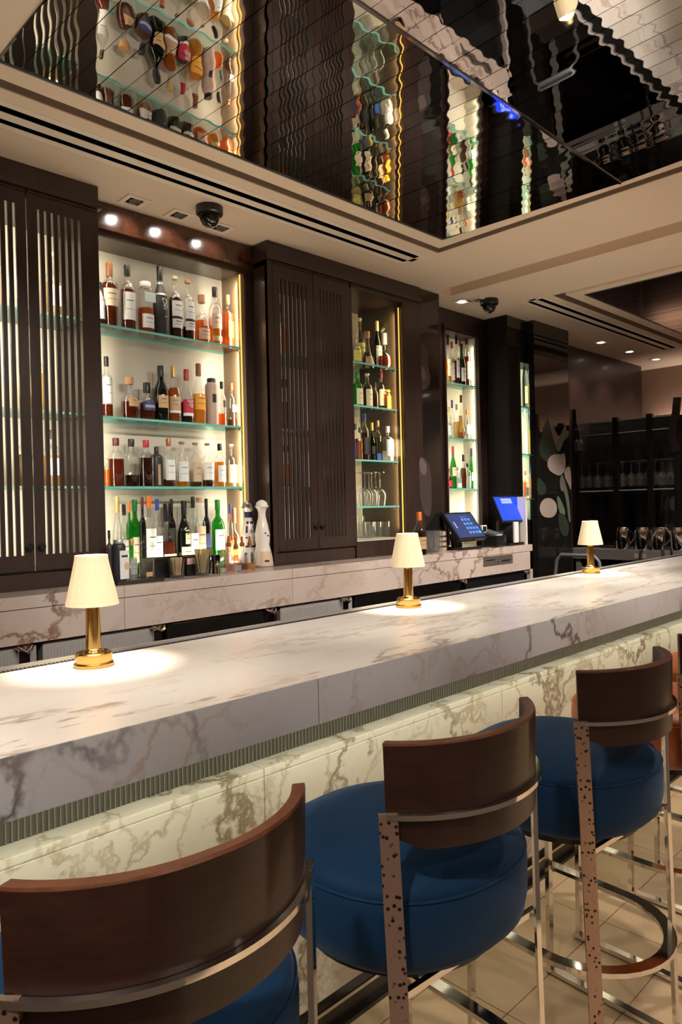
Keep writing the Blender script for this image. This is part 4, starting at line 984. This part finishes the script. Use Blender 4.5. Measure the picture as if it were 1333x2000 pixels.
row([(1026, 690, 10, 'slope', 'darkgreen', None, 0, [('yellow', .1, .4)], 'brown', 'dark bottle with yellow label'), (1035, 700, 9, 'std', 'clear', 'pale', .5, [('white', .1, .4)], 'gold', 'pale bottle with gold cap')], 2.88, 2.18, 'on top shelf of pier reflection', GP, jitter=.004)
row([(1026, 800, 10, 'std', 'clear', 'clear', .5, [], 'silver', 'clear bottle with silver cap'), (1037, 790, 10, 'slope', 'clear', 'pale', .5, [], 'silver', 'tall clear bottle')], 2.88, 1.83, 'on middle shelf of pier reflection', GP, jitter=.004)
row([(1028, 920, 11, 'std', 'clear', 'orange', .6, [('black', .1, .4)], 'copper', 'orange liquor bottle'), (1039, 905, 9, 'std', 'clear', 'gold', .6, [('white', .1, .3)], 'black', 'golden bottle with black cap')], 2.88, 1.50, 'on low shelf of pier reflection', GP, jitter=.004)
# bottles glimpsed through the slatted doors
GS = 'bottles glimpsed behind the slatted doors'
def behind(xs, z, place):
    for i, (x, H, gl, liq, cap) in enumerate(xs):
        bottle(x, 3.02, z+.0005, H, .037, 'std', gl, liq, .55 if liq else 0, [('white', .2, .5)] if i % 2 else [], cap, '%s bottle glimpsed through slits, %s from left %s' % (liq or gl, ORD[i], place), GS, rows=False)
behind([(.86, .30, 'clear', 'amber', 'red'), (.98, .29, 'clear', 'red', 'black'), (1.07, .28, 'clear', 'orange', 'red'), (1.31, .29, 'clear', 'pale', 'cream')], 2.288, 'on left cabinet top shelf')
behind([(.88, .28, 'clear', 'gold', 'black'), (1.02, .30, 'green', None, 'black'), (1.22, .30, 'clear', 'pale', 'gold')], 1.889, 'on left cabinet middle shelf')
behind([(.93, .24, 'clear', 'pale', 'black'), (1.04, .23, 'clear', 'amber', 'cork'), (1.17, .24, 'clear', 'olive', 'black'), (1.28, .24, 'clear', 'gold', 'black')], 1.583, 'on left cabinet lower shelf')
behind([(2.37, .30, 'clear', 'red', 'red'), (2.47, .29, 'clear', 'red', 'white'), (2.57, .30, 'clear', 'orange', 'black')], 2.288, 'on centre cabinet top shelf')
behind([(2.38, .28, 'blue', None, 'black'), (2.48, .29, 'clear', 'pale', 'blue'), (2.58, .29, 'clear', 'brown', 'black')], 1.889, 'on centre cabinet middle shelf')
behind([(2.38, .24, 'clear', 'orange', 'black'), (2.48, .23, 'clear', 'gold', 'gold'), (2.58, .23, 'clear', 'amber', 'black')], 1.583, 'on centre cabinet lower shelf')

# ================================================================== GLASSWARE
def goblet(x, y, z, H, R, label, group, upside=True):
    t = thing('wine_glass', label, 'glass', (x, y, z+(H if upside else 0)), 0, group)
    s = -1 if upside else 1
    MB().lathe([(s*.46*H, .0035), (s*.47*H, R*.3), (s*.55*H, R*.78), (s*.68*H, R), (s*.85*H, R*.93), (s*1.0*H, R*.78)], 20, cap=False).build('bowl', glass_thin, t, True, angle=80)
    MB().lathe([(s*.02*H, .006), (s*.06*H, .0035), (s*.40*H, .0032), (s*.47*H, .005)], 10).build('stem', glass_thin, t, True)
    MB().lathe([(0, R*.85), (s*.006, R*.83), (s*.02*H, .006)], 20).build('foot', glass_thin, t, True)
    return t
def tumbler(x, y, z, H, R, label, group):
    t = thing('tumbler', label, 'glass', (x, y, z), 0, group)
    MB().lathe([(0, R*.82), (.006, R*.85), (H, R), (H, R*.95), (.012, R*.80)], 18, cap=False).build('wall', glass_thin, t, True, angle=60)
    MB().lathe([(0, R*.84), (.012, R*.80)], 18).build('base', glass, t, True)
    return t
k = 0
for px, yy in ((706, 3.03), (714, 2.98), (722, 3.04), (727, 2.95), (735, 3.02), (743, 2.93)):
    goblet(x_on(px, yy, 1.55), yy, 1.4705, .205, .041, 'upturned wine glass on the bay glass shelf, %s from left' % ORD[k], 'upturned wine glasses in the lit bay'); k += 1
k = 0
for px, yy in ((704, 3.08), (712, 3.02), (722, 2.96), (730, 3.05), (738, 2.97), (747, 3.03), (756, 2.95), (765, 3.00), (771, 2.93)):
    tumbler(x_on(px, yy, 1.32), yy, 1.2785, .095 if k else .13, .033, 'clear tumbler on the bay floor, %s from left' % ORD[k], 'tumblers on the bay floor'); k += 1
k = 0
for px, yy in ((832, 2.75), (838, 2.70), (845, 2.76), (850, 2.71), (856, 2.75)):
    tumbler(x_on(px, yy, 1.25), yy, CT+.0005, .13, .032, 'tall glass behind the wine bottle on the counter, %s from left' % ORD[k], 'glasses beside the terminal'); k += 1

# ================================================================== ON THE BACK COUNTER
# wine bottle in front of the smoked glass
bx = x_on(820, 2.64, 1.3)
bottle(bx, 2.64, CT+.0005, at_y(820, 1000, 2.64).z-CT, .040, 'slope', 'clear', 'dark', .55, [('tan', .14, .42)], 'orange', 'rose wine bottle with orange foil behind the middle lamp', None)
# two hand-painted ceramic decanters
def decanter(px, top, Y, white):
    x = x_on(px, Y, CT+.15); H = at_y(px, top, Y).z-CT; t = thing('ceramic_decanter', 'plain white ceramic decanter with domed white stopper' if white else 'white ceramic decanter with dark blue painted pattern', 'bottle', (x, Y, CT+.0005), 0, 'tall ceramic decanters')
    k = H/.40
    P = [(0, .050), (.01, .052), (.06, .047), (.10, .040), (.135, .033), (.16, .036), (.20, .037), (.25, .029), (.30, .019), (.325, .018), (.345, .022), (.358, .030)]
    MB().lathe([(z*k, r) for z, r in P], 32).build('body', ceramic, t, True)
    MB().lathe([(.356*k, .031), (.360*k, .0345), (.364*k, .0345), (.366*k, .031), (.385*k, .027), (.40*k, .012), (.402*k, 0)], 28).build('stopper', ceramic if white else chrome, t, True)
    def ringp(z, h, mat, w=1.05, nm='painted_band', seg=10, face=-math.pi/2-.25, lift=1.012):
        prof = [(a*k, r) for a, r in P]; m = MB(); vs = []; fs = []
        for zz in (z, z+h/2, z+h):
            for i in range(seg+1):
                a = face-w+2*w*i/seg; r = rad_at(prof, zz*k)*lift; vs.append((r*math.cos(a), r*math.sin(a), zz*k))
        for j in range(2):
            for i in range(seg): a = j*(seg+1)+i; fs.append((a, a+1, a+seg+2, a+seg+1))
        nv = len(vs); vs += [(q*.995, w2*.995, e) for q, w2, e in vs]; fs += [tuple(i+nv for i in reversed(f)) for f in fs]
        m.add(vs, fs).build(nm, mat, t, True)
    if white:
        ringp(.012, .085, ceramic_tan, .75, 'tan_patch'); ringp(.002, .014, petal_shade, 1.2); ringp(.035, .012, ceramic_blue, .25, 'painted_mark'); ringp(.20, .010, ceramic_blue, .12, 'painted_mark'); ringp(.185, .008, ceramic_blue, .2, 'painted_mark', face=-1.4)
    else:
        ringp(.300, .035, ceramic_blue, 3.1, seg=30); ringp(.262, .016, ceramic_blue, .8)
        for f in (-2.5, -1.2): ringp(.175, .075, ceramic_blue, .16, 'painted_band', face=f)
        ringp(.205, .022, petal_shade, .25, 'painted_mark'); ringp(.12, .012, ceramic_blue, .9)
        for f in (-2.6, -1.9, -1.1): ringp(.03, .06, ceramic_blue, .14, face=f)
decanter(486, 979, 2.88, False); decanter(513, 977, 2.79, True)
# caddy and small bar tools along the counter edge
def cx(px, Y, z=CT): return x_on(px, Y, z)
bxo = thing('napkin_caddy', 'black napkin caddy on the counter behind the toothpick glass', 'box', (cx(345, 2.80), 2.80, CT+.0005))
m = MB(); m.box((-.15, -.05, 0), (.15, .05, .006)); m.box((-.15, -.05, .006), (.15, -.044, .085)); m.box((-.15, .044, .006), (.15, .05, .085)); m.box((-.15, -.044, .006), (-.144, .044, .085)); m.box((.144, -.044, .006), (.15, .044, .085)); m.build('box', black_plastic, bxo)
MB().box((-.14, -.04, .0065), (.0, .04, .075)).build('napkins', black_wood, bxo)
def picks(px, Y, label, mat, n, H, fan):
    t = tumbler(cx(px, Y), Y, CT+.0005, .080, .036, label, None)
    for i in range(n):
        a = i*2.399; r = .026*math.sqrt((i+.5)/n); MB().bar((r*math.cos(a)*.6, r*math.sin(a)*.6, .013), (r*math.cos(a)*fan, r*math.sin(a)*fan, H), .0032, .0032, up=(1, 0, 0)).build('pick', mat, t)
pick_wood = plain('pick_wood', (.62, .40, .22), .7, noise=.1); straw_mat = plain('straw_mat', (.45, .36, .16), .5, noise=.15)
picks(346, 2.70, 'short glass of wooden toothpicks on the counter', pick_wood, 26, .088, 1.05)
picks(395, 2.70, 'short glass of dried straw picks beside the toothpicks', straw_mat, 22, .118, 1.5)
sp = thing('sugar_caddy', 'small dark caddy of pink sugar packets between the pick glasses', 'caddy', (cx(371, 2.76), 2.76, CT+.0005))
m = MB(); m.box((-.03, -.025, 0), (.03, .025, .05)); m.build('box', black_plastic, sp)
for i in range(4): MB().bbox((-.024, -.020+i*.010, .05), (.024, -.014+i*.010, .078+.006*(i % 2)), .001).build('packet', plain('packet_%d' % i, (.62, .40, .38), .6, noise=.05), sp)
jg = thing('jigger', 'steel jigger cup beside the dropper bottles', 'jigger', (cx(423, 2.72), 2.72, CT+.0005))
MB().lathe([(0, .021), (.03, .018), (.045, .017), (.085, .024), (.085, .022), (.05, .015)], 20, cap=False).build('cup', chrome, jg, True); MB().lathe([(.043, .016), (.047, .016)], 20).build('waist', chrome, jg)
def dropper(px, Y, label, liq, H, R, spout=True, cap='brown'):
    t = thing('bitters_bottle', label, 'bottle', (cx(px, Y), Y, CT+.0005), 0, 'small bitters bottles')
    MB().lathe([(0, R*.95), (.006, R), (H*.30, R), (H*.42, R*.7), (H*.52, R*.36), (H*.70, R*.32), (H*.72, R*.4)], 18).build('body', glass_thin, t, True)
    MB().lathe([(.004, R*.9), (H*.2, R*.92), (H*.2, 0.001)], 16).build('liquor', LIQM[liq], t, True)
    MB().lathe([(H*.70, R*.42), (H*.80, R*.44), (H*.83, R*.25), (H, R*.16)], 12).build('dasher', CAPM[cap], t, True)
dropper(436, 2.72, 'small gold capped vial next to the jigger', 'clear', .11, .019, cap='gold')
dropper(448, 2.76, 'bitters bottle with long brown dasher, leftmost', 'pink', .165, .028)
dropper(462, 2.72, 'bitters bottle with brown dasher and clear liquid', 'clear', .15, .027)
dropper(474, 2.76, 'bitters bottle with red liquid', 'red', .16, .028)
dropper(489, 2.74, 'bitters bottle with yellow liquid before the painted decanter', 'gold', .16, .026)

# point-of-sale terminals
def terminal(px, Y, wd, ht, tilt, yaw, label, screen, zc):
    t = thing('payment_terminal', label, 'screen', (x_on(px, Y, CT), Y, CT+.0005), yaw, 'point of sale terminals')
    MB().bbox((-.105, -.06, 0), (.105, .10, .018), .006).build('base', black_plastic, t)
    MB().sweep([(0, .06, .015), (0, .07, zc*.6), (0, .02, zc)], [(-.045, -.012), (.045, -.012), (.045, .012), (-.045, .012)], up=(0, 1, 0)).build('stand', grey_plastic, t)
    d = MB().bbox((-wd/2, -.012, -ht/2), (wd/2, .016, ht/2), .006).build('display', black_plastic, t); d.location = (0, 0, zc); d.rotation_euler = (-tilt, 0, 0)
    s = MB().box((-wd/2+.014, -.0135, -ht/2+.014), (wd/2-.014, -.0122, ht/2-.014)).build('screen', screen, d)
    return t, d
t, d = terminal(908, 2.71, .305, .215, math.radians(38), 0, 'black touch terminal showing a dark keypad screen', screen_navy, .145)
for r in range(4):
    for c in range(3 if r < 2 else 4):
        MB().box((.005+c*.034-.012, -.0145, .045-r*.034-.010), (.005+c*.034+.012, -.0136, .045-r*.034+.010)).build('key', screen_bright if (r == 3 and c == 3) else screen_key, d)
MB().box((-.005, -.0145, .066), (.06, -.0136, .070)).build('print', screen_key, d)
MB().box((-.105, -.0145, -.02), (-.098, -.0136, .03)).build('print', screen_text, d)
t, d = terminal(997, 2.69, .335, .20, math.radians(24), 0, 'black touch terminal with bright blue screen', screen_blue, .245)
for q in range(3): MB().box((-.085, -.0145, .066-q*.013), (.045, -.0136, .074-q*.013)).build('print', screen_text, d)
MB().bbox((-.06, -.075, .02), (-.008, -.062, .16), .003).build('receipt_slip', paper_white, t)
MB().bbox((.0, -.03, .018), (.14, .06, .15), .006).build('printer_body', grey_plastic, t)
pp = thing('receipt_printer', 'grey receipt printer between the two terminals', 'printer', (x_on(962, 2.70, CT), 2.70, CT+.0005), .15)
MB().bbox((-.075, -.07, 0), (.075, .08, .075), .008).build('body', black_plastic, pp)
lid = MB().bbox((-.06, -.05, -.008), (.06, .055, .012), .005).build('lid', grey_plastic, pp); lid.location = (0, 0, .088); lid.rotation_euler = (.30, 0, 0)
MB().box((-.045, -.06, .076), (.035, -.02, .080)).build('paper_exit', paper_white, pp)
ph = thing('card_reader', 'small white framed card reader beside the receipt printer', 'card reader', (x_on(944, 2.72, CT), 2.72, CT+.0005))
MB().bbox((-.025, -.01, 0), (.025, .01, .10), .004).build('stand', black_plastic, ph); MB().bbox((-.028, -.016, .095), (.028, .004, .145), .004).build('bezel', paper_white, ph); MB().box((-.020, -.0175, .102), (.020, -.0162, .138)).build('screen', black_plastic, ph)
mp = thing('menu_stack', 'stack of upright paper menus leaning beside the blue screen', 'menus', (4.41, 2.645, CT+.0005), .0)
for i in range(5): MB().box((-.020+i*.010, -.030+.004*i, 0), (-.020+i*.010+.004, .035, .330-.020*i)).build('menu', paper if i % 2 else paper_white, mp)
bd = thing('back_shelf_plate', 'pale wire shelf edge and bottles box beside the smoked panel', 'box', (x_on(862, 2.76, CT), 2.78, CT+.0005))
MB().bbox((-.03, -.03, 0), (.05, .03, .12), .004).build('body', ceramic_tan, bd)
for i in range(3): MB().box((-.026, -.032, .02+i*.032), (.046, -.030, .030+i*.032)).build('print', ink, bd)

# ================================================================== END STATION
EX = 5.70
st = thing('steel_counter', 'stainless steel end counter behind the farthest lamp', 'counter', (EX, 2.0, 0))
MB().bbox((0, -.005, .985), (.55, .98, 1.072), .006).build('worktop', steel, st)
MB().box((.52, -.005, 1.072), (.55, .98, 1.13)).build('upstand', white_plastic, st)
for y in (.03, .92): MB().box((.03, y-.02, 0), (.07, y+.02, .985)).build('leg', steel, st)
MB().box((.08, .0, .25), (.50, .94, .27)).build('shelf', dark_steel, st)
MB().box((.30, .0, .27), (.50, .94, .985)).build('back_panel', black_wood, st)
for px in (1244, 1258):
    p = at_x(px, 1086, EX); MB().bbox((-.006, p.y-2.0-.018, p.z-.02), (0, p.y-2.0+.018, p.z+.02), .003).build('socket', white_plastic, st)
# glass rack: black posts, glass shelves, hanging stemware
rk = thing('glass_rack', 'black post rack with glass shelves and hanging stemware', 'rack', (5.845, 2.0, 1.073))
def RZ(z): return z-1.073
posts = [2.975, 2.625, 2.345, 2.135]
for i, y in enumerate(posts):
    MB().bbox((-.012, y-2.0-.022, 0), (.035, y-2.0+.022, RZ(2.16 if 0 < i < 3 else 2.0)), .004).build('post', black_wood, rk)
for y, s in ((2.965, 1), (2.135, -1)):
    MB().sweep([(-.02, y-2.0, RZ(1.84)), (-.03, y-2.0-.02*s, RZ(1.95)), (-.035, y-2.0-.015*s, RZ(2.05)), (-.03, y-2.0+.01*s, RZ(2.14)), (-.02, y-2.0+.02*s, RZ(2.26))], [(-.028, -.01), (.028, -.01), (.028, .01), (-.028, .01)], up=(1, 0, 0)).build('bracket', panel_wood, rk, True)
for a, b in zip(posts, posts[1:]):
    for z in (2.130, 2.025, 1.548):
        o = MB().box((0, b-2.0+.024, RZ(z)), (.24, a-2.0-.024, RZ(z)+.008)).build('glass_shelf', shelf_glass, rk)
        MB().box((-.002, b-2.0+.024, RZ(z)), (0, a-2.0-.024, RZ(z)+.008)).build('edge', edge_pale, o)
    MB().box((.0, b-2.0+.024, RZ(1.792)), (.24, a-2.0-.024, RZ(1.797))).build('hanger_rail', dark_steel, rk)
MB().box((.30, .02, 0), (.32, 1.0, RZ(2.16))).build('back_pane', dark_glass, rk)
k = 0
for i, (y, xx) in enumerate([(2.94, 0), (2.88, .02), (2.84, .10), (2.80, .0), (2.75, .1), (2.72, .0), (2.69, .06), (2.655, .1), (2.58, .0), (2.54, .08), (2.51, .0), (2.47, .06), (2.44, .0), (2.41, .1), (2.385, .0), (2.315, .0), (2.29, .1), (2.265, .0), (2.23, .08), (2.19, .0)]):
    goblet(5.87+xx, y, 1.585, .205, .036, 'stemmed glass hanging upside down in the rack, %s from left' % ORD[i], 'stemware hanging in the rack')
for i, y in enumerate((2.945, 2.915)):
    goblet(5.80, y, 1.90, .19, .028, 'flute hanging by the curved bracket, %s one' % ORD[i], 'flutes hanging by the bracket')
# pitchers
def pitcher(px, label, s=1.0):
    p = at_x(px, 1072, 5.755)
    t = thing('water_pitcher', label, 'pitcher', (5.755, p.y, 1.0725), 0, 'steel water pitchers')
    MB().lathe([(0, .050*s), (.006, .054*s), (.10*s, .060*s), (.150*s, .060*s), (.168*s, .054*s), (.172*s, .050*s)], 28).build('body', chrome, t, True)
    MB().lathe([(.171*s, .052*s), (.178*s, .050*s), (.184*s, .030*s), (.186*s, .0)], 24).build('lid', chrome, t, True)
    MB().tube([(-.012, -.055*s, .15*s), (-.02, -.092*s, .14*s), (-.02, -.098*s, .09*s), (-.012, -.058*s, .04*s)], .006, 8).build('handle', chrome, t, True)
pitcher(1218, 'steel water pitcher, leftmost on the end counter'); pitcher(1256, 'steel water pitcher, second from left on the end counter'); pitcher(1288, 'steel water pitcher, third from left on the end counter'); pitcher(1326, 'steel water pitcher, at the right edge of the frame')
# espresso / condiment end: framed card, holder, bowls
cd = thing('menu_card', 'tan framed menu card standing on the end counter', 'sign', (5.83, at_x(1076, 1060, 5.83).y, 1.0725), math.radians(60))
MB().bbox((-.06, -.008, 0), (.06, .008, .27), .003).build('frame', dark_wood, cd); MB().box((-.053, -.0095, .007), (.053, -.0082, .263)).build('card', LABM['tan'], cd)
MB().box((-.045, -.011, .190), (.045, -.0096, .212)).build('print', ink, cd)
for i in range(5): MB().box((-.045, -.011, .05+i*.024), (-.005, -.0096, .058+i*.024)).build('print', ink, cd)
ho = thing('utensil_holder', 'dark tall utensil holder in front of the menu card', 'holder', (5.79, at_x(1086, 1060, 5.79).y, 1.0725))
MB().lathe([(0, .032), (.10, .034), (.17, .044), (.17, .040), (.01, .028)], 18, cap=False).build('cup', dark_glass, ho, True)
MB().lathe([(0, .032), (.01, .032)], 18).build('base', black_plastic, ho)
bw = thing('bowl_stack', 'stack of pink white bowls on the end counter', 'bowls', (5.77, at_x(1076, 1068, 5.77).y, 1.0725))
for i in range(3): MB().lathe([(i*.018, .030), (i*.018+.004, .034), (i*.018+.026, .052), (i*.018+.028, .050), (i*.018+.008, .028)], 20, cap=False).build('bowl', paper_white, bw, True)
pl = thing('flower_pot', 'small green plant pot beside the farthest lamp', 'plant', (5.85, at_x(1112, 1060, 5.85).y, 1.0725))
MB().lathe([(0, .034), (.085, .046), (.09, .046), (.09, .04), (.08, .04)], 20).build('pot', grey_plastic, pl, True)
for i in range(14):
    a = i*2.4; r = .012+.03*random.random(); h = .10+.08*random.random()
    MB().prism([(r*.3*math.cos(a), r*.3*math.sin(a), .08), (r*math.cos(a)-.008*math.sin(a), r*math.sin(a)+.008*math.cos(a), h*.8), (r*1.5*math.cos(a), r*1.5*math.sin(a), h), (r*math.cos(a)+.008*math.sin(a), r*math.sin(a)-.008*math.cos(a), h*.8)], (.0008, .0008, 0)).build('leaf', leaf_light, pl)
MB().tube([(0, 0, .08), (.0, .0, .40)], .003, 6).build('stem', grey_metal, pl); MB().tube([(0, -.05, .40), (0, .05, .40)], .003, 6).build('stem', grey_metal, pl)
# grey tubular step stool in the aisle, its hoop above the bar
sx, sy = 4.62, 2.36
sl = thing('step_stool', 'grey tubular step stool behind the bar with tall hoop handle', 'step stool', (sx, sy, 0), 0)
MB().tube([(-.02, .17, .02), (.0, .17, .95), (.0, .155, 1.06), (.0, .12, 1.10), (0, -.12, 1.10), (0, -.155, 1.06), (0, -.17, .95), (-.02, -.17, .02)], .013, 10, up=(1, 0, 0)).build('hoop', grey_metal, sl, True)
for z, d in ((.30, .28), (.55, .14)): MB().bbox((-d-.12, -.155, z), (-d+.10, .155, z+.025), .006).build('step', grey_plastic, sl)
for s in (-1, 1): MB().tube([(-.05, s*.15, .60), (-.42, s*.15, .0)], .011, 8).build('leg', grey_metal, sl, True)
# coiled beer tower tap at the right end of the bar
tw = thing('faucet', 'chrome swan neck faucet by the pitchers at the right edge', 'faucet', (5.60, 2.10, 0))
MB().lathe([(0, .03), (1.03, .03), (1.04, .018)], 16).build('column', chrome, tw, True)
MB().tube([(0, 0, 1.03), (0, 0, 1.20), (-.01, .03, 1.25), (-.02, .09, 1.25), (-.03, .13, 1.18), (-.03, .14, 1.11)], .010, 10).build('spout', chrome, tw, True)
